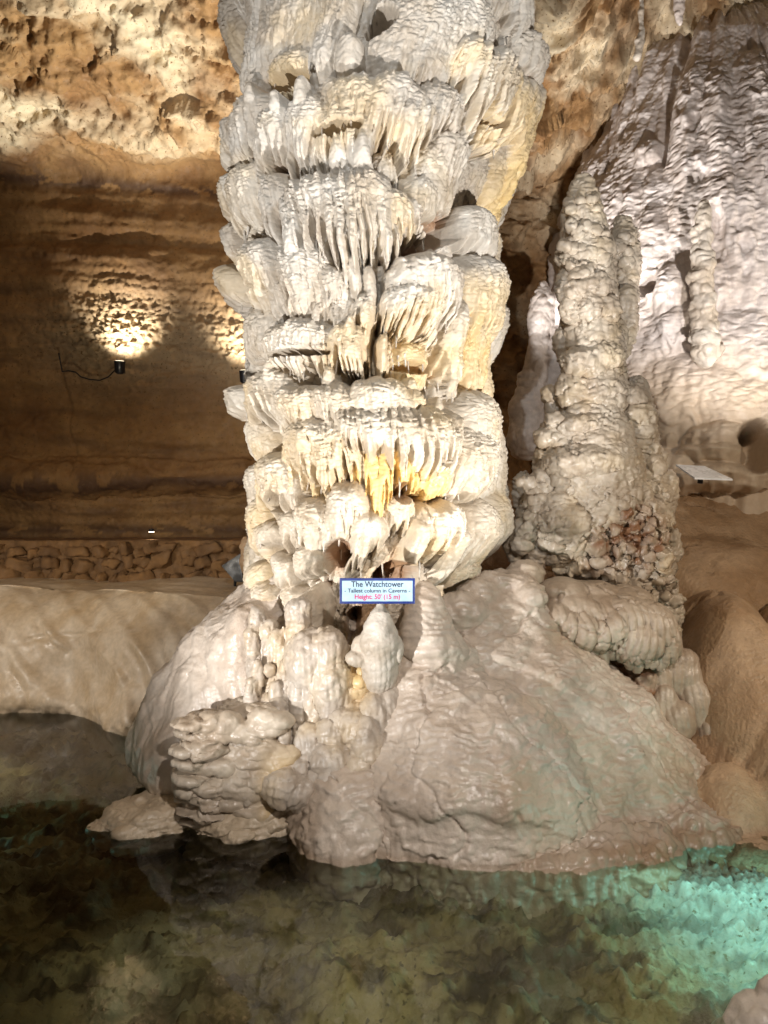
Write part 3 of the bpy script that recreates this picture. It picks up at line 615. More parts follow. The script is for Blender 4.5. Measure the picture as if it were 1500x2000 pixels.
    for g in range(11):
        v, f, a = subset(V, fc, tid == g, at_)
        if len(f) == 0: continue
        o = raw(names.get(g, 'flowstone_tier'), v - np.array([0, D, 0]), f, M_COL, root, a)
        if g in labs: o['label'] = labs[g]
    # real dripping tips below the fringes
    bag = Bag(); Dg = rl.D
    jump = (Dg[1:] - Dg[:-1])                     # row i+1 is above row i
    ii, jj = np.where((jump > .05) & (np.abs(TH[1:]) < R(100)))
    # keep local lows of the fringe: lowest edge among neighbours
    best = {}
    for i, j in zip(ii, jj):
        kx = (j // 7, i // 26)
        if kx not in best or i < best[kx][0]: best[kx] = (i, j)
    for (i, j) in best.values():
        if rs.random() < .66: continue
        ln = rs.uniform(.02, .07) * (1 if rs.random() < .85 else 2.2); r0 = rs.uniform(.009, .015)
        th_, z_ = TH[i + 1, j], Z[i + 1, j]; rr = Rm(z_) + Dg[i + 1, j] - r0 * 1.1
        p0 = np.array([Cm(z_) + rr * math.sin(th_), D - rr * math.cos(th_), z_ + .05])
        n_ = 6; t = np.linspace(0, 1, n_); bend = rs.uniform(-.01, .01)
        pts = p0 + np.stack([bend * t * t, 0 * t, -(ln + .05) * t], -1)
        bag.tube(pts - np.array([0, D, 0]), r0 * (1 - .7 * t ** 1.5) * (1 + .15 * np.sin(t * 9)), 7)
    o = bag.build('drip_fringe', M_COL, root); o['kind'] = 'stuff'
    return root
main_column()

def ripple(v, n, lam=.05, amp=.012, seed=0, tilt=.0):
    """wet scalloped flow ripples: shingles running across the slope"""
    z = v[:, 2] + .05 * fbm(v[:, 0] * 3, v[:, 1] * 3, v[:, 2] * 2, o=3, seed=seed) + tilt * v[:, 0]
    s_ = z / lam + .6 * perlin(v[:, 0] * 9, v[:, 1] * 9, v[:, 2] * 4, seed=seed + 3)
    fr = s_ - np.floor(s_)
    br = sst(fbm(v[:, 0] * 7, v[:, 1] * 7, v[:, 2] * 9, o=2, seed=seed + 5), -.25, .25)
    return amp * (1 - fr) ** 1.5 * sst(fr, 0, .15) * br
def flow_ribs(v, seed, freq=14, amp=.01):
    a = v[:, 0] * freq + 1.2 * perlin(v[:, 0] * 3, v[:, 1] * 3, v[:, 2] * 2, seed=seed); t = (a - np.floor(a) - .5) * 2
    return amp * np.sqrt(np.clip(1 - t * t, 0, 1))

# ================================================================== THE FLOWSTONE MOUND
def mound():
    b = Bag()
    b.dome(1.0, 6.55, [(-.5, 1.35, 2.1, 1.3), (0, 1.3, 2.02, 1.25), (.3, 1.25, 1.74, 1.15), (.6, 1.12, 1.48, .98), (.85, .95, 1.19, .8), (1.1, .78, .93, .62), (1.35, .55, .60, .45), (1.55, .38, .40, .3), (1.7, .22, .24, .18), (1.78, .05, .05, .05)], .9)
    b.dome(.60, 6.1, [(-.5, .98, 1.3, 1.15), (0, .95, 1.25, 1.12), (.15, .95, 1.22, 1.13), (.4, .92, 1.10, 1.12), (.65, .80, .92, 1.0), (.85, .64, .72, .84), (1.0, .44, .48, .6), (1.08, .22, .24, .3), (1.1, .05, .05, .05)])
    b.dome(.36, 6.2, [(-.3, .8, .8, .8), (.5, .74, .7, .80), (.85, .66, .6, .74), (1.1, .52, .5, .62), (1.3, .34, .34, .40), (1.40, .14, .14, .16), (1.42, .04, .04, .04)])
    b.dome(.05, 6.1, [(-.3, .5, .5, .7), (.4, .45, .5, .68), (.75, .35, .4, .5), (.95, .2, .3, .3), (1.05, .03, .03, .03)])
    b.dome(-.25, 5.70, [(-.5, .42, .44, .58), (0, .46, .46, .62), (.14, .44, .45, .60), (.28, .38, .42, .52), (.42, .27, .36, .42), (.54, .15, .26, .28), (.62, .03, .1, .1)]); b.dome(.12, 5.85, [(-.3, .3, .5, .5), (.3, .3, .5, .5), (.55, .28, .45, .42), (.75, .16, .3, .25), (.82, .03, .03, .03)])
    b.dome(1.1, 5.4, [(-.5, 1.3, 1.1, .52), (-.05, 1.25, 1.05, .46), (.03, 1.2, 1.0, .38), (.08, .9, .8, .2)]); b.dome(2.2, 5.75, [(-.5, .8, .62, .5), (0, .8, .58, .42), (.06, .7, .5, .3), (.12, .4, .3, .1)])            # low skirt at the water's edge
    b.pipe([(830, 1150, 6.0, 10), (832, 1175, 5.98, 24), (840, 1215, 5.95, 42), (850, 1270, 5.9, 56), (850, 1330, 5.9, 60)], 24)
    for p in [(1025, 1122, 6.75, 34, 20), (985, 1140, 6.6, 56, 26), (1030, 1165, 6.5, 30, 24), (940, 1165, 6.5, 50, 36), (900, 1200, 6.35, 60, 40)]:
        b.E(*p, .18)
    v, f = fuse(b, .015, 4)
    n = normals(v, f); x, y, z = v.T
    d = .05 * fbm(x * 1.6, y * 1.6, z * 1.6, o=2, seed=3) + .028 * (np.minimum(1, 3.2 * np.abs(fbm(x * 1.3 + z * .3, y * 1.3, z * .9, o=3, seed=5))) - .6)
    d = d + .020 * pillow(x * 5, y * 5, z * 4, seed=9) * sst(fbm(x * 2, y * 2, z * 2, o=2, seed=2), -.3, .25)
    cr = np.abs(fbm(x * 1.1 + .4 * z, y * 1.1, z * .8, o=4, seed=25)); d = d - .035 * (1 - cr / .035).clip(0, 1) ** .7
    for k_, (a_, b_, c_) in enumerate([(.55, .25, .35), (.4, -.5, .9), (.8, .1, 1.25)]):
        q_ = z + a_ * (x - .6) ** 2 * .5 + b_ * (x - .5) * .4 + .10 * perlin(x * 2.2, y * 2.2, z * 0, seed=60 + k_) - c_
        d = d + .03 * sst(q_, -.03, .05) * (1 - sst(q_, .05, .5)) - .004 * np.exp(-(q_ / .012) ** 2)
    d = d + .014 * pillow(x * 12, y * 12, z * 9, seed=27) * sst(fbm(x * 2, y * 2, z * 3, o=2, seed=28), -.1, .3)
    d = d + ripple(v, n, .045, .019, 11) + ripple(v, n, .10, .02, 17, .2) + .006 * fbm(x * 16, y * 16, z * 12, o=3, seed=13)
    lo = 1 - sst(z, .04, .22); d = d + lo * (.045 * pillow(x * 11, y * 11, z * 5, seed=15) + .02 * pillow(x * 6, y * 6, z * 2, seed=16))
    v = v + n * d[:, None].astype(np.float32)
    st = .35 * sst(fbm(x * 1.2, y * 1.2, z * 1.2, o=3, seed=19), .1, .5); mud = .3 * sst(x, .9, 2.4) * (1 - sst(z, .1, .5)) + .12 * sst(x, 1.3, 2.2) + .45 * (1 - sst(z + .03 * perlin(x * 6, y * 6), .02, .08)) + .25 * sst(fbm(x * 1.4, y * 1.4, z * .7, o=4, seed=77), .05, .4)
    root = empty('flowstone_mound', (.6, 6.1, 0), 'broad glossy pinkish-brown mound in front of the column, sloping into the pool', 'flowstone mound')
    part(raw('dome', v, f, M_MOUND, None, {'stain': st * .3, 'mud': mud}), root)
    return root
mound()

def left_buttress():
    root = empty('flowstone_buttress', (-1.3, 6.2, 0), 'tall smooth buttress with pale streaks left of the column foot, undercut above the water', 'flowstone buttress')
    b = Bag()
    b.dome(-.85, 6.7, [(-.2, .7, .5, .4), (.02, .9, .6, .5), (.12, 1.32, .8, .86), (.2, 1.49, .85, .92), (.35, 1.50, .85, .92), (.55, 1.42, .85, .84), (.92, 1.2, .8, .68), (1.27, .92, .7, .62), (1.57, .60, .5, .50), (1.83, .27, .3, .36), (1.95, .04, .04, .04)], .8)
    b.dome(-1.05, 6.3, [(-.2, .3, .3, .3), (.3, .55, .4, .45), (.8, .5, .4, .40), (1.2, .38, .35, .3), (1.5, .22, .25, .2), (1.65, .04, .04, .04)])
    v, f = fuse(b, .015, 14); n = normals(v, f); x, y, z = v.T
    d = .10 * fbm(x * 1.5, y * 1.5, z * 1.0, o=3, seed=33) + .035 * pillow(x * 4 + perlin(x * 3, z * 2), y * 3, z * 1.6, seed=39) + .010 * (1 - np.abs(perlin(x * 9 + z, y * 9, z * 1.2, seed=34)) * 4).clip(0, 1) * (1 - sst(z, .6, 1.2)) + .014 * pillow(x * 8, y * 8, z * 11, seed=37) * sst(z, .8, 1.3) + ripple(v, n, .07, .012, 31) * sst(z, .5, 1.1)
    lo = 1 - sst(z, .13, .25); d = d + lo * (.05 * pillow(x * 14, y * 14, z * 14, seed=35)); d = d + .005 * fbm(x * 14, y * 14, z * 12, o=3, seed=14)
    v = v + n * d[:, None].astype(np.float32)
    part(raw('slope', v, f, M_MOUND, None, {'stain': .2 * lo, 'mud': .25 * lo}), root)
    # broken block with stacked ledges
    b = Bag()
    b.dome(-1.05, 5.9, [(-.3, .30, .36, .36), (.12, .34, .38, .40), (.3, .38, .38, .42), (.55, .36, .40, .40), (.75, .33, .36, .34), (.88, .22, .28, .24), (.95, .04, .04, .04)])
    rs = random.Random(3)
    for i in range(90):
        py = 1405 + (i % 46) * 4.4 + rs.uniform(-8, 8); b.E(rs.uniform(372, 420) + 6 * math.sin(i), py, 5.60 + rs.uniform(-.08, .1), rs.uniform(14, 40), rs.uniform(3.5, 7), .14)
    for i in range(44): b.E(rs.uniform(405, 560), rs.uniform(1400, 1590), 5.55, rs.uniform(18, 48), rs.uniform(9, 24), .10)
    v, f = fuse(b, .012, 3); n = normals(v, f); x, y, z = v.T
    d = .03 * fbm(x * 4, y * 4, z * 4, o=3, seed=43) + ripple(v, n, .06, .018, 41, .15) + .014 * pillow(x * 9, y * 9, z * 9, seed=45) + .02 * (z * 9 + perlin(x * 4, y * 4, seed=4) - np.floor(z * 9 + perlin(x * 4, y * 4, seed=4))) * (1 - sst(x, -1.35, -1.1))
    v = v + n * d[:, None].astype(np.float32)
    part(raw('block', v, f, M_CAUL, None, {'stain': .8 * sst(x, -1.0, -.75) * (1 - sst(z, .3, .8)), 'mud': 0 * x}), root)['label'] = 'cracked honey-tinted block with stacked ledges on its left side'
    for nm, c, r_, sd in (('shelf', (-1.83, 5.80, -.03), (.38, .32, .15), 1), ('shelf', (-1.07, 5.70, -.02), (.40, .28, .17), 2)):
        b = Bag(); b.ell(c, r_, 40, 20, .35)
        rs = random.Random(sd)
        for i in range(26):
            a = rs.uniform(0, 6.28); b.ell((c[0] + r_[0] * .9 * math.cos(a), c[1] + r_[1] * .9 * math.sin(a), c[2] + rs.uniform(-.10, .08)), (rs.uniform(.06, .16), rs.uniform(.05, .12), rs.uniform(.02, .04)))
        v, f = fuse(b, .011, 2); n = normals(v, f); x, y, z = v.T
        d = .03 * fbm(x * 5, y * 5, z * 9, o=3, seed=53) + .016 * pillow(x * 22, y * 22, z * 30, seed=55) + .018 * (z * 22 + perlin(x * 4, y * 4, seed=4) - np.floor(z * 22 + perlin(x * 4, y * 4, seed=4)))
        v = v + n * d[:, None].astype(np.float32)
        v[:, 2] += (.05 * (x - c[0]) / r_[0]).astype(np.float32)
        part(raw(nm, v, f, M_CAUL, None, {'stain': .12 + 0 * x, 'mud': .0 * x}), root)
left_buttress()

def foot_cluster():
    """organ pipes, stubs and lumps packed between the column foot, the buttress and the mound"""
    root = empty('stalagmite_cluster', (-.5, 5.9, 0), 'jumble of fluted pipes, stubs and rounded lumps spilling down between column and buttress', 'stalagmites')
    b = Bag(); rs = random.Random(11)
    for p in [[(585, 1190, 5.9, 24), (583, 1300, 5.85, 22), (588, 1400, 5.75, 18), (590, 1480, 5.65, 12)], [(560, 1260, 5.95, 18), (555, 1380, 5.8, 17), (565, 1500, 5.65, 12)], [(612, 1300, 5.8, 24), (615, 1400, 5.72, 18), (612, 1450, 5.65, 8)],
              [(640, 1280, 5.75, 34), (645, 1340, 5.7, 38), (650, 1400, 5.68, 20)], [(668, 1290, 5.75, 24), (672, 1370, 5.7, 22), (668, 1420, 5.68, 8)], [(535, 1300, 5.95, 14), (535, 1400, 5.85, 16), (548, 1440, 5.8, 9)],
              [(505, 1240, 6.0, 12), (505, 1300, 5.98, 24), (500, 1340, 5.95, 12)], [(527, 1225, 5.95, 14), (530, 1290, 5.95, 20), (528, 1330, 5.9, 14)], [(700, 1340, 5.75, 16), (698, 1390, 5.72, 20), (700, 1480, 5.6, 18)]]:
        b.pipe(p)
    for p in [(500, 1215, 5.95, 14, 26), (520, 1235, 5.92, 13, 16),  (542, 1250, 5.9, 13, 22), (610, 1290, 5.8, 48, 60), (640, 1270, 5.75, 40, 40), (605, 1455, 5.62, 30, 38), (648, 1478, 5.55, 42, 30), (650, 1440, 5.6, 30, 34),
              (668, 1410, 5.62, 24, 24), (690, 1425, 5.6, 32, 40), (715, 1460, 5.55, 34, 60), (735, 1400, 5.65, 34, 50), (620, 1512, 5.5, 16, 12), (590, 1500, 5.55, 22, 20), (560, 1535, 5.5, 40, 36), (585, 1550, 5.45, 30, 26), (540, 1480, 5.65, 20, 26), (535, 1515, 5.6, 18, 16), (700, 1330, 5.72, 22, 12), (697, 1350, 5.7, 18, 12),
              (690, 1380, 5.68, 20, 12), (712, 1310, 5.75, 20, 14), (540, 1455, 5.7, 14, 18), (523, 1370, 5.85, 18, 14), (745, 1330, 5.8, 40, 44), (760, 1380, 5.7, 34, 40), (700, 1500, 5.5, 30, 34), (655, 1520, 5.5, 36, 24), (765, 1300, 5.85, 30, 30)]:
        b.E(*p[:3], p[3], p[4], p[3] * .004)
    for i in range(70):
        px = rs.choice([rs.uniform(480, 560), rs.uniform(520, 560), rs.uniform(680, 735)]); py = rs.uniform(1230, 1560) if px < 600 else rs.uniform(1290, 1420)
        b.E(px, py, 5.95 - (py - 1230) * .0014 - .02, rs.uniform(7, 13), rs.uniform(10, 34))
    v, f = fuse(b, .011, 2); n = normals(v, f); x, y, z = v.T
    d = .025 * fbm(x * 6, y * 6, z * 4, o=4, seed=63) + .018 * pillow(x * 11, y * 11, z * 7, seed=65) + flow_ribs(v, 61, 22, .010) + ripple(v, n, .05, .012, 66)
    v = v + n * d[:, None].astype(np.float32)
    st = .7 * np.exp(-(((x + .21) / .10) ** 2 + ((z - 1.12) / .22) ** 2)) + .3 * np.clip(fbm(x * 3, y * 3, z * 3, seed=7), 0, 1)
    part(raw('pipes', v, f, M_FOOT, None, {'stain': st, 'mud': 0 * x}), root)
    # bell-shaped stalagmite under the sign
    rt = empty('stalagmite', tuple(at(742, 1310, 5.7)), 'cone-topped grey stalagmite with a lobed skirt, directly under the blue name board', 'stalagmite')
    b = Bag(); b.pipe([(742, 1182, 5.62, 8), (742, 1196, 5.62, 20), (742, 1225, 5.62, 32), (742, 1250, 5.62, 40), (742, 1262, 5.63, 38), (742, 1320, 5.68, 34)], 24)
    for p in [(725, 1255, 5.56, 22, 26), (752, 1258, 5.55, 22, 24), (775, 1268, 5.6, 14, 28), (705, 1262, 5.62, 18, 22), (740, 1280, 5.55, 18, 26), (718, 1285, 5.58, 14, 24), (758, 1288, 5.57, 14, 26), (697, 1286, 5.6, 22, 15)]: b.E(*p)
    v, f = fuse(b, .008, 3); n = normals(v, f); x, y, z = v.T
    v = v + n * (.010 * fbm(x * 9, y * 9, z * 12, o=3, seed=73) + flow_ribs(v, 71, 24, .006) * (1 - sst(z, 1.3, 1.5)))[:, None].astype(np.float32)
    part(raw('body', v, f, M_COL, None, {'stain': 0 * x, 'mud': 0 * x}), rt)
foot_cluster()

def draped_ledge():
    root = empty('draped_ledge', tuple(at(1200, 1400, 6.7)), 'drooping lobed ledge with icicle fringe over a dark cavity, right of the mound crest', 'flowstone ledge')
    b = Bag()
    for p in [(1095, 1170, 6.75, 50, 26), (1150, 1172, 6.8, 60, 24), (1215, 1190, 6.8, 60, 34), (1120, 1200, 6.65, 56, 34), (1160, 1215, 6.6, 60, 40), (1215, 1225, 6.55, 58, 48), (1262, 1240, 6.55, 48, 52), (1240, 1262, 6.5, 50, 44), (1285, 1265, 6.6, 32, 46), (1190, 1240, 6.5, 26, 40),
              (1105, 1235, 6.55, 22, 34), (1135, 1245, 6.5, 26, 38), (1165, 1250, 6.5, 22, 34), (1085, 1215, 6.6, 26, 30)]: b.E(*p[:3], p[3], p[4], .26)
    rs = random.Random(8)
    for px, py, ln, r_ in [(1098, 1250, 24, 9), (1112, 1262, 26, 9), (1130, 1262, 40, 11), (1142, 1272, 40, 10), (1160, 1270, 30, 10), (1176, 1262, 60, 7), (1178, 1270, 75, 5), (1195, 1265, 36, 10), (1210, 1275, 30, 10), (1228, 1280, 40, 11), (1243, 1285, 40, 10), (1260, 1280, 38, 11), (1275, 1285, 36, 10), (1290, 1290, 34, 9), (1303, 1285, 22, 8)]:
        b.pipe([(px, py - 30, 6.45, r_), (px, py, 6.44, r_), (px + 1, py + ln * .6, 6.45, r_ * .7), (px + 1, py + ln, 6.46, 2)], 8)
    v, f = fuse(b, .012, 2); n = normals(v, f); x, y, z = v.T
    d = .014 * fbm(x * 4, y * 4, z * 4, o=2, seed=83) + .016 * pillow(x * 6, y * 6, z * 6, seed=85) + flow_ribs(v, 81, 16, .034) * (1 - sst(z, 1.35, 1.6)) - .03 * (1 - np.abs(fbm(x * 2.5, y * 2.5, z * 3, o=3, seed=86)) / .05).clip(0, 1)
    v = v + n * d[:, None].astype(np.float32)
    v[:, 2] += .07
    part(raw('ledge', v, f, M_CAUL, None, {'stain': 0 * x, 'mud': .16 + 0 * x}), root)
    b = Bag()
    for p in [(1200, 1330, 7.0, 110, 60), (1258, 1345, 6.66, 36, 50), (1225, 1300, 6.85, 50, 40), (1270, 1390, 6.6, 24, 26), (1175, 1280, 6.95, 70, 40)]: b.E(*p)
    v, f = fuse(b, .014, 2); n = normals(v, f); x, y, z = v.T
    v = v + n * (.06 * fbm(x * 7, y * 7, z * 7, o=4, seed=93) + .04 * pillow(x * 14, y * 14, z * 14, seed=95))[:, None].astype(np.float32)
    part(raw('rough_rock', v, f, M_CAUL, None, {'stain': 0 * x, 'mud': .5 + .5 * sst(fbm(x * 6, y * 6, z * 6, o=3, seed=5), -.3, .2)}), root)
    b = Bag()
    for p in [(1330, 1300, 6.7, 34, 34), (1345, 1325, 6.65, 26, 34), (1318, 1325, 6.65, 24, 40), (1300, 1390, 6.5, 26, 50), (1325, 1410, 6.45, 34, 40), (1290, 1345, 6.6, 20, 50), (1360, 1380, 6.6, 34, 50), (1395, 1440, 6.5, 30, 40)]: b.E(*p)
    v, f = fuse(b, .013, 3); n = normals(v, f); x, y, z = v.T
    v = v + n * (.012 * fbm(x * 6, y * 6, z * 6, o=3, seed=97) + flow_ribs(v, 91, 18, .012))[:, None].astype(np.float32)
    part(raw('stub', v, f, M_CAUL, None, {'stain': 0 * x, 'mud': .25 + 0 * x}), root)
draped_ledge()

# ================================================================== KNOBBLY COLUMN ON THE RIGHT
def totem():
    Y = 7.25
    root = empty('knobbly_column', tuple(at(1180, 1230, Y)), 'slimmer knobbly brown-white column standing on the slope right of the great column', 'cave column')
    rs = random.Random(21)
    def make(name, pipes, ells, boxes, vox, sd, mudf=None, label=None, pil=.016, rough=.0):
        b = Bag()
        for p in pipes: b.pipe([(a, q, Y + dy, r_) for a, q, dy, r_ in p], 24)
        for p in ells: b.E(p[0], p[1], Y + (p[4] if len(p) > 4 else 0), p[2], p[3], tilt=rs.uniform(-.3, .3))
        for (x0, x1, y0, y1, n_, a, c, dy, fl) in boxes:
            for i in range(n_):
                r_ = rs.uniform(a, c); b.E(rs.uniform(x0, x1), rs.uniform(y0, y1), Y + dy + rs.uniform(-.06, .04), r_, r_ * rs.uniform(.5, fl), tilt=rs.uniform(-.5, .5))
        v, f = fuse(b, vox, 2); n = normals(v, f); x, y, z = v.T
        d = .015 * fbm(x * 4, y * 4, z * 4, o=3, seed=sd) + pil * pillow(x * 8, y * 8, z * 9, seed=sd + 1) + .5 * pil * pillow(x * 17, y * 17, z * 17, seed=sd + 2) + rough * fbm(x * 11, y * 11, z * 11, o=4, seed=sd + 3) + ripple(v, n, .06, .014, sd + 6) - .035 * (1 - np.abs(fbm(x * 3, y * 3, z * 4, o=4, seed=sd + 7)) / .06).clip(0, 1) + .02 * pillow(x * 12, y * 12, z * 20, seed=sd + 8) + .012 * fbm(x * 16, y * 16, z * 16, o=3, seed=sd + 9) + flow_ribs(v, sd, 14, .008)
        v = v + n * d[:, None].astype(np.float32)
        px = 750 + F * v[:, 0] / v[:, 1]; py = 1000 - F * (v[:, 2] - CAMZ) / v[:, 1]
        md = mudf(x, y, z) if mudf else 0 * x
        o = part(raw(name, v, f, M_CAUL, None, {'stain': .25 * np.clip(fbm(x * 3, y * 3, z * 3, seed=9), 0, 1), 'mud': md}), root)
        if label: o['label'] = label
    kz = lambda py: CAMZ + (1000 - py) / F * Y
    kx = lambda px: (px - 750) / F * Y
    make('shaft', [[(1137, 368, 0, 20), (1138, 390, 0, 28), (1139, 420, 0, 36), (1141, 450, 0, 40), (1145, 520, 0, 50), (1148, 575, 0, 52)], [(1150, 560, 0, 48), (1152, 640, 0, 52), (1158, 700, 0, 56)], [(1160, 690, 0, 50), (1165, 760, 0, 54), (1160, 830, 0, 56)]],
         [(1150, 590, 58, 20), (1120, 600, 22, 30, -.2), (1150, 600, 22, 26, -.25), (1185, 605, 22, 30, -.2), (1175, 700, 40, 26, -.2), (1140, 715, 44, 30, -.2), (1120, 760, 32, 30, -.2), (1165, 770, 48, 44, -.15), (1195, 740, 24, 34, -.1), (1150, 505, 46, 22, -.1), (1170, 490, 30, 24, -.15), (1110, 500, 22, 26, -.1), (1105, 560, 16, 30, -.1), (1105, 680, 18, 40, 0), (1205, 670, 14, 50, 0)],
         [(1114, 1160, 385, 440, 30, 6, 12, -.12, .9), (1102, 1182, 440, 520, 50, 7, 15, -.17, 1), (1105, 1190, 520, 580, 14, 12, 24, -.2, 1.3), (1105, 1200, 740, 820, 22, 12, 24, -.2, 1.)], .012, 101)
    make('side_shaft', [[(1217, 440, .1, 14), (1218, 460, .1, 24), (1224, 520, .1, 22), (1222, 600, .1, 16), (1224, 640, .1, 18), (1215, 690, .1, 10)]], [(1222, 590, 20, 26, .0), (1224, 620, 17, 34, .02)], [(1203, 1236, 450, 520, 16, 7, 13, 0, 1)], .011, 111)
    make('crown_lobes', [[(1150, 800, 0, 60), (1150, 870, 0, 88), (1155, 930, 0, 96), (1160, 980, 0, 90)]],
         [(1140, 905, 88, 34, -.25), (1170, 895, 60, 30, -.28), (1130, 835, 76, 26, -.15), (1190, 900, 40, 28, -.2), (1090, 915, 26, 50, -.1), (1060, 900, 16, 34, -.1), (1060, 930, 14, 40, 0), (1076, 770, 16, 12, -.05), (1090, 800, 22, 18, 0)],
         [(1060, 1200, 820, 870, 60, 11, 22, -.27, .8), (1055, 1110, 860, 990, 36, 12, 24, -.22, .9), (1130, 1230, 930, 985, 22, 12, 28, -.3, 1)], .012, 121)
    make('side_stack', [[(1240, 760, 0, 22), (1243, 800, 0, 30), (1246, 900, .0, 36), (1250, 1000, .0, 40)]], [(1238, 778, 26, 18, -.1), (1246, 815, 34, 26, -.12), (1250, 845, 30, 18, -.12), (1300, 955, 24, 34, 0), (1290, 1010, 20, 40, 0), (1225, 960, 26, 34, -.25), (1252, 985, 20, 40, -.25), (1280, 900, 16, 24, 0), (1300, 980, 18, 26, 0)],
         [(1225, 1285, 860, 960, 40, 9, 17, -.12, 1.2), (1235, 1300, 960, 1080, 30, 10, 20, -.12, 1.4)], .011, 131)
    make('left_lobes', [[(1095, 940, -.1, 30), (1100, 1000, -.1, 55), (1095, 1060, -.1, 40)]], [(1100, 1020, 64, 40, -.25), (1085, 990, 50, 28, -.22), (1040, 1000, 26, 44, -.05), (1020, 960, 16, 40, 0), (1030, 1050, 32, 38, -.1), (1000, 1050, 16, 30, -.1), (1050, 1075, 22, 34, -.15), (1010, 1075, 14, 24, -.1), (1085, 1080, 26, 20, -.15), (1120, 1060, 40, 30, -.2), (1095, 1098, 20, 16, -.1)],
         [(1015, 1130, 930, 1070, 48, 10, 20, -.26, .8)], .012, 141, label='pillowy shell lobes swelling out on the left of the shaft')
    make('broken_core', [[(1180, 960, .05, 70), (1200, 1050, .05, 78), (1225, 1110, .05, 70), (1265, 1160, .05, 46), (1295, 1240, .1, 22)]], [(1150, 1100, 60, 24, -.1)],
         [(1160, 1290, 990, 1100, 90, 8, 16, -.32, 1.2), (1180, 1310, 1090, 1170, 80, 7, 14, -.25, 1.2), (1255, 1320, 1150, 1250, 50, 7, 13, -.12, 1.3), (1270, 1312, 1000, 1120, 24, 10, 20, -.15, 1.3)], .011, 151, rough=.075,
         mudf=lambda x, y, z: .95 * np.clip(1.5 - np.hypot(x - kx(1205), (z - kz(1035))) / .30 + .8 * fbm(x * 7, y * 7, z * 7, o=3, seed=4), 0, 1) * (.55 + .6 * sst(fbm(x * 13, y * 13, z * 13, o=2, seed=6), -.2, .2)), label='broken rusty-brown crumbly core exposed on the lower right')
totem()

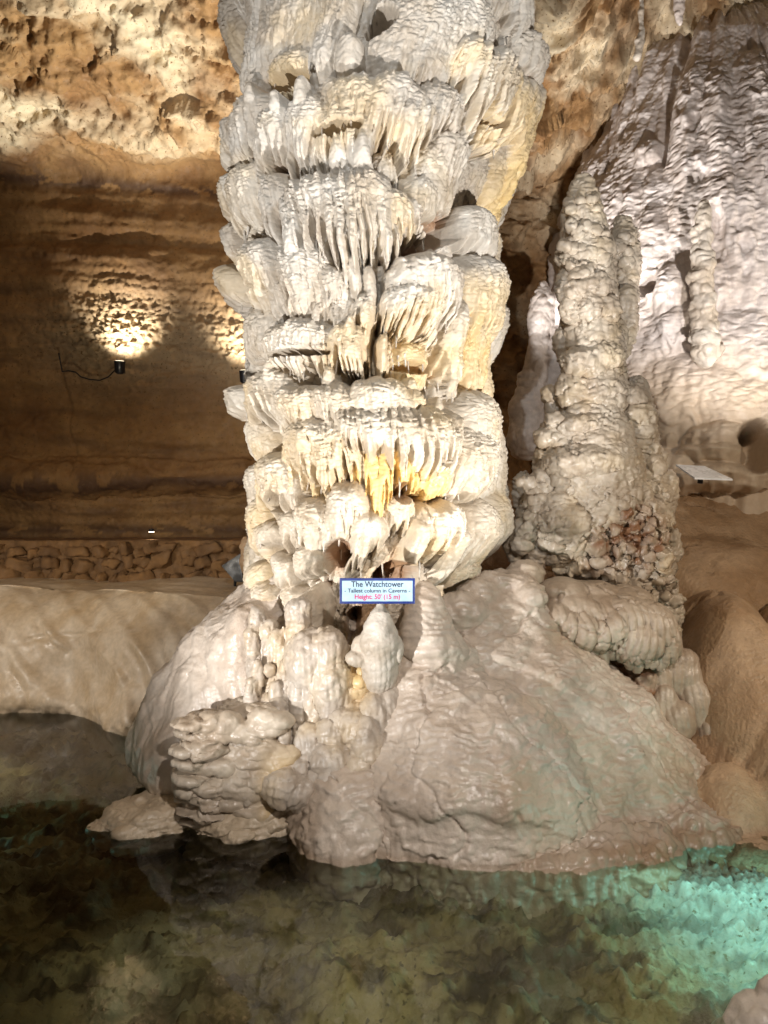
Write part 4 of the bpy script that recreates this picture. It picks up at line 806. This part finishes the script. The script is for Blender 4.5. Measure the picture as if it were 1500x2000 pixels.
# ================================================================== GREAT DOME AT THE BACK RIGHT
def back_dome():
    D = 11.9
    pz = np.array([20, 45, 70, 100, 170, 270, 370, 450, 600, 750, 900, 1000]); hw = np.array([5, 70, 115, 150, 205, 252, 290, 310, 325, 330, 330, 330])
    zs = (CAMZ + (1000 - pz) / F * 11.7)[::-1]; hr = (hw / F * D * .98)[::-1]
    Rm = lambda z: np.interp(z, zs, hr); Cm = lambda z: 0 * z + (1405 - 750) / F * D
    TH, Z = np.meshgrid(np.linspace(-R(125), R(105), 560), np.arange(2.3, zs[-1], .0125)); S = TH * 2.3
    base = .10 * fbm(S * .9, Z * .5, o=3, seed=201) + .05 * np.abs(fbm(S * 2.4, Z * .5, o=3, seed=203)) * 2 - .1 * np.exp(-(((S * 1.0 + .4 * perlin(Z * .6, Z * 0, seed=5)) % 1.1 - .55) / .06) ** 2)
    rl = Relief(S, Z, base, 300)
    def P(px, py):
        z = CAMZ + (1000 - py) / F * (D - 2)
        for _ in range(4):
            t = col_theta(px, z, Cm, Rm, D); z = CAMZ + (1000 - py) / F * (D - float(Rm(z)) * math.cos(t))
        return t * 2.3, z
    k = 9.7 / F
    def L(xc, yt, hw_, yb, pr_, **kw):
        s_, zt = P(xc, yt); _, zb = P(xc, yb); c = max(.45, math.cos(s_ / 2.3)); kw = {**dict(ribw=.22, ribs=.03, bumps=.03, bw=.16, teeth=.06, dome=.9, rnd=.45, taper=.2), **kw}
        rl.lobe(s_, zt, hw_ * k / c ** .7, zb, pr_, 0, **kw)
    rs = random.Random(31)
    for i in range(90): L(rs.uniform(1130, 1560), rs.uniform(100, 820), rs.uniform(18, 50), rs.uniform(150, 900), rs.uniform(.02, .12)) if False else rl.lobe(rs.uniform(-3.5, 3.5), rs.uniform(3, 9), rs.uniform(.15, .4), rs.uniform(2.5, 8), rs.uniform(.02, .14), 0, ribw=.2, ribs=.02, bumps=.02, bw=.14, teeth=.08, dome=.9)
    for a in [(1175, 350, 40, 560, .22), (1230, 300, 36, 620, .18), (1175, 290, 30, 420, .12), (1300, 330, 70, 640, .10), (1270, 280, 22, 330, .16), (1440, 300, 75, 640, .22), (1420, 330, 60, 520, .25), (1290, 400, 22, 560, .25), (1310, 520, 28, 640, .30), (1290, 560, 60, 720, .22),
              (1330, 600, 60, 700, .32), (1260, 650, 55, 760, .30), (1240, 700, 50, 860, .35), (1300, 680, 45, 850, .34), (1345, 690, 55, 900, .48), (1410, 700, 50, 900, .42), (1440, 600, 70, 760, .30), (1470, 640, 55, 800, .36), (1440, 720, 70, 900, .46), (1500, 730, 60, 940, .5), (1490, 820, 40, 950, .6),
              (1400, 820, 50, 905, .62), (1395, 860, 62, 915, .68), (1390, 900, 80, 960, .78), (1325, 870, 60, 960, .6), (1270, 900, 60, 970, .5), (1460, 100, 30, 300, .14), (1480, 220, 34, 500, .24), (1380, 110, 50, 280, .12), (1400, 230, 40, 420, .14)]:
        L(*a, sq=.5)
    for h in [(1275, 565, 22, 20, .5), (1462, 880, 20, 50, .6), (1455, 850, 16, 20, .4), (1225, 262, 8, 22, .3), (1400, 470, 12, 60, .15)]:
        s_, z_ = P(h[0], h[1]); q = ((S - s_) / (h[2] * k)) ** 2 + ((Z - z_) / (h[3] * k)) ** 2; q = q * (1 + .5 * perlin(S * 5, Z * 5, seed=61)); rl.D -= (h[4] * np.clip(1 - q, 0, 1) ** .5).astype(np.float32)
    # patches of scaly microgours between vertical flutes
    zz = Z + .10 * fbm(S * 2.5, Z * 1.5, o=3, seed=211); q = zz / .095 + 1.6 * perlin(S * 6, Z * 2.5, seed=213); fr = q - np.floor(q)
    up = sst(Z, 4.2, 5.6); pt = sst(fbm(S * 1.3, Z * .8, o=3, seed=215), -.1, .25)
    fl_ = np.abs(perlin(S * 2.6 + .3 * perlin(S, Z), Z * .35, seed=230)) + .5 * np.abs(perlin(S * 6.5, Z * .7, seed=231))
    rl.D += (.010 * (1 - fr) ** 1.2 * sst(fr, 0, .3) * (.2 + up) * pt + .014 * pillow(S * 6, Z * 8 + S * 2, seed=219) * (.1 + up * pt) + .17 * fl_ + .018 * fbm(S * 7, Z * 5, o=4, seed=217, gain=.6) * (.4 + up)).astype(np.float32)
    rad = np.maximum(Rm(Z) + rl.D * sst(Rm(Z), 0, .5), .02)
    V = np.stack([Cm(Z) + rad * np.sin(TH), D - rad * np.cos(TH), Z], -1)
    st = .6 * sst(4.8 - Z, 0, 1.2) + .55 * sst(S, -.2, 1.6) * np.clip(.4 + fbm(S * .9, Z * .8, o=3, seed=221), 0, 1) * 1.1
    root = empty('flowstone_dome', (float(Cm(0)), D, 2.4), 'huge pale lilac-white rippled dome at the back on the right', 'flowstone dome')
    part(raw('dome', V.reshape(-1, 3), gridfaces(*TH.shape), M_DOME, None, {'stain': np.clip(st, 0, 1), 'mud': 0 * st}), root)
    return P
back_dome()

def lumps(name, segs, Y, label, cat, m, group=None, vox=.014, seed=1, n=14, amp=.02, pilf=7, jig=6, extra=(), stain=0., mud=0.):
    """stack of irregular rings following segs of (px, py, radius px)"""
    rs = random.Random(seed); b = Bag()
    b.pipe([(a, q, Y, r_ * .8) for a, q, r_ in segs], 20)
    tl = [s_[1] for s_ in segs]
    for i in range(n):
        py = rs.uniform(min(tl), max(tl)); o_ = np.argsort(tl); px = np.interp(py, np.array(tl)[o_], np.array([s_[0] for s_ in segs])[o_]); r_ = np.interp(py, np.array(tl)[o_], np.array([s_[2] for s_ in segs])[o_])
        b.E(px + rs.uniform(-1, 1) * r_ * .3, py, Y - .3 * r_ * Y / F * rs.random(), r_ * rs.uniform(.6, .95), r_ * rs.uniform(.3, .6), tilt=rs.uniform(-.25, .25))
    for e in extra: b.E(e[0], e[1], Y, e[2], e[3])
    v, f = fuse(b, vox, 2); nn = normals(v, f); x, y, z = v.T
    v = v + nn * (amp * fbm(x * 5, y * 5, z * 5, o=3, seed=seed) + amp * pillow(x * pilf, y * pilf, z * pilf, seed=seed + 1))[:, None].astype(np.float32)
    o = raw(name, v, f, m, None, {'stain': stain + 0 * x, 'mud': mud + 0 * x}); return tag(o, label, cat, group)
lumps('stalagmite', [(1376, 400, 12), (1374, 430, 18), (1372, 480, 20), (1370, 560, 24), (1373, 620, 26), (1380, 690, 30)], 9.0, 'bright white stacked stalagmite pillar standing against the front of the dome', 'stalagmite', M_COL, seed=4, n=30, amp=.04)
lumps('stalagmite', [(1062, 558, 12), (1060, 590, 30), (1056, 630, 32), (1052, 660, 22), (1048, 720, 30), (1036, 780, 40), (1028, 860, 48)], 10.2, 'pale lilac stalagmite with a swollen head in the gap between the two columns', 'stalagmite', M_DOME, seed=6, n=16, amp=.02, extra=[(1095, 600, 26, 40), (1085, 740, 26, 110)])
G = 'small stalagmites on the shoulder of the dome'
for i, (px, y0, y1, r_, Y, lb) in enumerate([(1213, 78, 140, 9, 11.3, 'slim stalagmite rising from the upper left edge of the dome'), (1319, 48, 102, 4.5, 10.9, 'thin white candle stalagmite near the top of the dome'), (1386, 84, 112, 5, 10.6, 'tiny white stub on the crown of the dome'),
                                      (1449, 112, 140, 7, 10.4, 'small rounded stub right of the dome crown'), (1490, 76, 118, 5, 10.5, 'thin pale stub at the right edge of the frame'), (1352, 190, 240, 8, 10.2, 'short banded stub in the hollow below the dome crown'),
                                      (1415, 283, 312, 5, 9.9, 'small pointed stub above the ledge on the dome'), (1372, 312, 352, 11, 9.8, 'ringed pale stub above the bright pillar on the dome'), (1488, 225, 400, 14, 9.9, 'knobbly yellowish pillar on the right side of the dome'), (1300, 505, 585, 15, 9.7, 'stout smooth stalagmite beside the dark hole in the dome')]):
    lumps('stalagmite', [(px, y0, r_ * .5), (px, y0 + 8, r_ * .9), (px, y1, r_ * 1.1), (px, y1 + 30, r_ * 1.2)], Y, lb, 'stalagmite', M_COL, G, .012, 20 + i, 6, .02, 9)
lumps('stalactite_string', [(1254, -80, 7), (1253, 0, 5), (1252, 30, 5), (1254, 60, 7), (1250, 82, 9), (1245, 110, 8)], 9.3, 'long thin knotted stalactite hanging left of the dome top', 'stalactite', M_COL, None, .012, 41, 14, .02, 9)
lumps('stalactite', [(1328, -60, 18), (1326, 0, 12), (1327, 30, 9), (1328, 45, 5)], 9.2, 'stubby stalactite pointing at the dome top from the ceiling', 'stalactite', M_DOME, None, .012, 43, 8, .02, 9)
lumps('stalagmite', [(480, 1052, 6), (481, 1062, 13), (482, 1080, 14), (484, 1110, 16)], 9.6, 'small orange-brown stalagmite at the end of the rubble wall', 'stalagmite', M_HILL, None, .012, 45, 6, .02, 9)
lumps('boulder', [(1510, 1925, 20), (1500, 1960, 40), (1480, 2010, 60), (1460, 2060, 90)], 3.45, 'pale lumpy rock breaking the water in the bottom right corner', 'rock', M_FOOT, None, .012, 47, 16, .03, 5)

# ================================================================== RUBBLE WALL
def rubble():
    xs = np.arange(-9, -1.5, .03); ts = np.arange(0, 1.9, .03); X, T = np.meshgrid(xs, ts)
    hgt = .62; z = np.where(T < hgt, 1.36 + T, 1.36 + hgt + .01 * fbm(X * 3, T * 3, seed=1)); y = np.where(T < hgt, 10.85 + .12 * T, 10.92 + (T - hgt))
    n = .06 * fbm(X * 5, T * 5, o=4, seed=3) + .05 * pillow(X * 6, T * 8, seed=4); y = y - n * (T < hgt + .02)
    o = raw('rubble_wall', np.stack([X, y, z], -1).reshape(-1, 3), gridfaces(len(ts), len(xs)), M_STONE)
    tag(o, 'low rubble retaining wall along the foot of the cave wall on the left', 'wall')
    protos = []
    for q in range(5):
        b = Bag(); b.ell((0, 0, 0), (.15, .10, .09), 20, 12, .5); v = np.concatenate(b.v); f = np.concatenate(b.f)
        v = v * (1 + .55 * perlin(v[:, 0] * 8 + q * 5, v[:, 1] * 8, v[:, 2] * 8, seed=q)[:, None] + .25 * perlin(v[:, 0] * 22, v[:, 1] * 22, v[:, 2] * 22, seed=q)[:, None]); me = raw('stone', v, f, M_STONE).data; protos.append(me)
    for o in [o for o in COL.objects if o.name.startswith('stone')]: bpy.data.objects.remove(o)
    rs = random.Random(2)
    for row in range(3):
        x = -7.6 + rs.random() * .2
        while x < -2.0:
            wd = rs.choice([rs.uniform(.12, .24), rs.uniform(.2, .45)]); o = bpy.data.objects.new('stone', rs.choice(protos)); COL.objects.link(o)
            o.location = (x, 10.80 + .03 * row + rs.uniform(-.03, .03), 1.45 + row * .19 + rs.uniform(-.05, .05)); o.scale = (wd / .3, 1.1, rs.uniform(.8, 1.15) * (1.15 - .15 * row)); o.rotation_euler = (0, rs.uniform(-.5, .5), rs.uniform(-.5, .5))
            tag(o, 'rough brown stone set in the low rubble wall at the back left', 'stone', 'stones of the rubble wall'); x += wd * rs.uniform(.95, 1.25)
rubble()

# ================================================================== NAME BOARD, LAMPS, CABLES
def name_board():
    Y = 5.42; c = at(737, 1154, Y); wd, hh = 147 * Y / F / 2, 50 * Y / F / 2
    root = empty('name_board', tuple(c - [0, 0, hh]), 'white board with navy border and printed lines, fixed at the foot of the great column', 'sign')
    navy = plain('navy_paint', (.018, .035, .16), .35); white = plain('pale_board', (.34, .48, .58), .45); ink = plain('dark_ink', (.01, .02, .05), .5); red = plain('magenta_ink', (.50, .015, .12), .5); metal = plain('steel', (.3, .3, .3), .35, 1)
    def sub(b, nm, m, sm=False): return part(b.build(nm, m, smooth=sm), root)
    b = Bag(); b.box(c, (wd, .010, hh)); bo = sub(b, 'backing', navy)
    mo = bo.modifiers.new('b', 'BEVEL'); mo.width = .003; mo.segments = 2
    b = Bag(); b.box(c + [0, -.0105, 0], (wd * .935, .0022, hh * .80)); sub(b, 'panel', white)
    b = Bag(); b.tube([c + [-.16, .004, 0], c + [-.16, .20, .0], c + [-.16, .46, -.02]], .009, 10); sub(b, 'bracket', metal, True)
    b = Bag(); b.tube([c + [.16, .004, 0], c + [.16, .20, .0], c + [.16, .46, -.02]], .009, 10); sub(b, 'bracket', metal, True)
    def text(s_, dz, size, m, wdt, bold=0.):
        cu = bpy.data.curves.new('lettering', 'FONT'); cu.body = s_; cu.size = size; cu.align_x = 'CENTER'; cu.align_y = 'CENTER'; cu.extrude = .0006; cu.offset = bold
        t = bpy.data.objects.new('tmp', cu); COL.objects.link(t); bpy.context.view_layer.update()
        t.scale.x = wdt / t.dimensions.x; dg = bpy.context.evaluated_depsgraph_get(); me = bpy.data.meshes.new_from_object(t.evaluated_get(dg)); sx = t.scale.x
        bpy.data.objects.remove(t); me.materials.clear(); me.materials.append(m)
        o = bpy.data.objects.new('lettering', me); COL.objects.link(o); o.scale = (sx, 1, 1); o.rotation_euler = (R(90), 0, 0); o.location = c + [0, -.0137, dz]; part(o, root)
    k = Y / F
    text('The Watchtower', 13.0 * k, 15.5 * k, ink, 102 * k, .0008); text('- Tallest column in Caverns -', .5 * k, 11 * k, ink, 128 * k, .0004); text("Height: 50' (15 m)", -11.5 * k, 13 * k, red, 88 * k, .0007)
name_board()

def uplight(px, py, Y, label):
    c = at(px, py, Y); root = empty('wall_uplight', tuple(c), label, 'lamp', 'uplights on the cave wall')
    b = Bag(); b.tube([c + [0, 0, -.09], c + [0, 0, -.07], c + [0, -.0, .08], c + [0, 0, .10]], [.05, .075, .085, .09], 18); o = part(b.build('housing', M_BLACK), root)
    b = Bag(); b.box(c + [0, .10, -.02], (.02, .10, .03)); part(b.build('bracket', M_BLACK, smooth=False), root)
    m = bpy.data.materials.get('lamp_glass')
    if not m:
        m = bpy.data.materials.new('lamp_glass'); m.use_nodes = True; p = m.node_tree.nodes['Principled BSDF']; p.inputs['Emission Color'].default_value = (1, .85, .6, 1); p.inputs['Emission Strength'].default_value = 6
    b = Bag(); b.tube([c + [0, 0, .101], c + [0, 0, .106]], .075, 18); part(b.build('lens', m), root)
    spot('uplight_bulb', tuple(c + [0, -.02, .125]), (c[0] - .05, c[1] + .55, c[2] + 1.0), 210, (1, .91, .77), 92, .03, 1.)
    return c
c1 = uplight(234, 719, 11.7, 'small black uplight washing the middle of the left wall, with a cable')
c2 = uplight(478, 737, 11.7, 'small black uplight on the wall, half hidden by the left edge of the column')
b = Bag(); pts = [at(a, q, 11.95) for a, q in [(226, 722), (212, 736), (195, 743), (175, 741), (158, 736), (148, 727), (135, 724), (122, 726), (119, 712), (115, 690)]]
b.tube(pts, .012, 8); tag(b.build('lamp_cable', M_BLACK), 'dark cable sagging from the left wall uplight', 'cable')
c = at(296, 1037, 11.3); root = empty('downlight', tuple(c), 'tiny downward lamp low on the left wall above the rubble', 'lamp')
b = Bag(); b.tube([c + [0, 0, .035], c + [0, 0, 0], c + [0, 0, -.01]], [.03, .045, .05], 14); part(b.build('housing', M_BLACK), root)
b = Bag(); b.tube([c + [0, 0, -.011], c + [0, 0, -.02]], .042, 14); part(b.build('lens', bpy.data.materials['lamp_glass']), root)
spot('downlight_bulb', tuple(c + [0, 0, -.05]), tuple(c + [0, .4, -1]), 12, (1, .85, .6), 100, .02, .6)
c = at(456, 1108, 9.9); root = empty('floodlight_case', tuple(c - [0, 0, .18]), 'black tilted floodlight case at the right end of the rubble wall', 'lamp')
b = Bag(); v = np.array([[-.16, 0, .02], [.10, 0, .19], [.12, 0, -.20], [.02, 0, -.19]]); v2 = v + [.02, .18, 0]; b.add(np.r_[v, v2] + c, [[3, 2, 1, 0], [4, 5, 6, 7], [0, 1, 5, 4], [1, 2, 6, 5], [2, 3, 7, 6], [3, 0, 4, 7]]); part(b.build('case', M_BLACK, smooth=False), root)
b = Bag(); b.tube([c + [0, .1, -.1], c + [0, .12, -.42]], .02, 8); part(b.build('stand', M_BLACK), root)

# pale reading panel by the path on the right
c = at(1376, 919, 8.3); root = empty('reading_panel', tuple(c - [0, 0, .3]), 'brightly lit white reading panel lying on the brown slope below the dome', 'panel')
wh = plain('white_panel', (.85, .87, .9), .3)
b = Bag(); v = np.array([[-.17, -.14, -.085], [.25, -.14, -.10], [.07, .16, .06], [-.26, .16, .08]]); b.add(np.r_[v - [0, 0, .02], v] + c, [[3, 2, 1, 0], [4, 5, 6, 7], [0, 1, 5, 4], [1, 2, 6, 5], [2, 3, 7, 6], [3, 0, 4, 7]]); part(b.build('board', wh, smooth=False), root)
b = Bag(); b.tube([c + [-.03, .02, -.03], c + [-.03, .05, -.14]], .03, 10); part(b.build('post', M_BLACK), root)
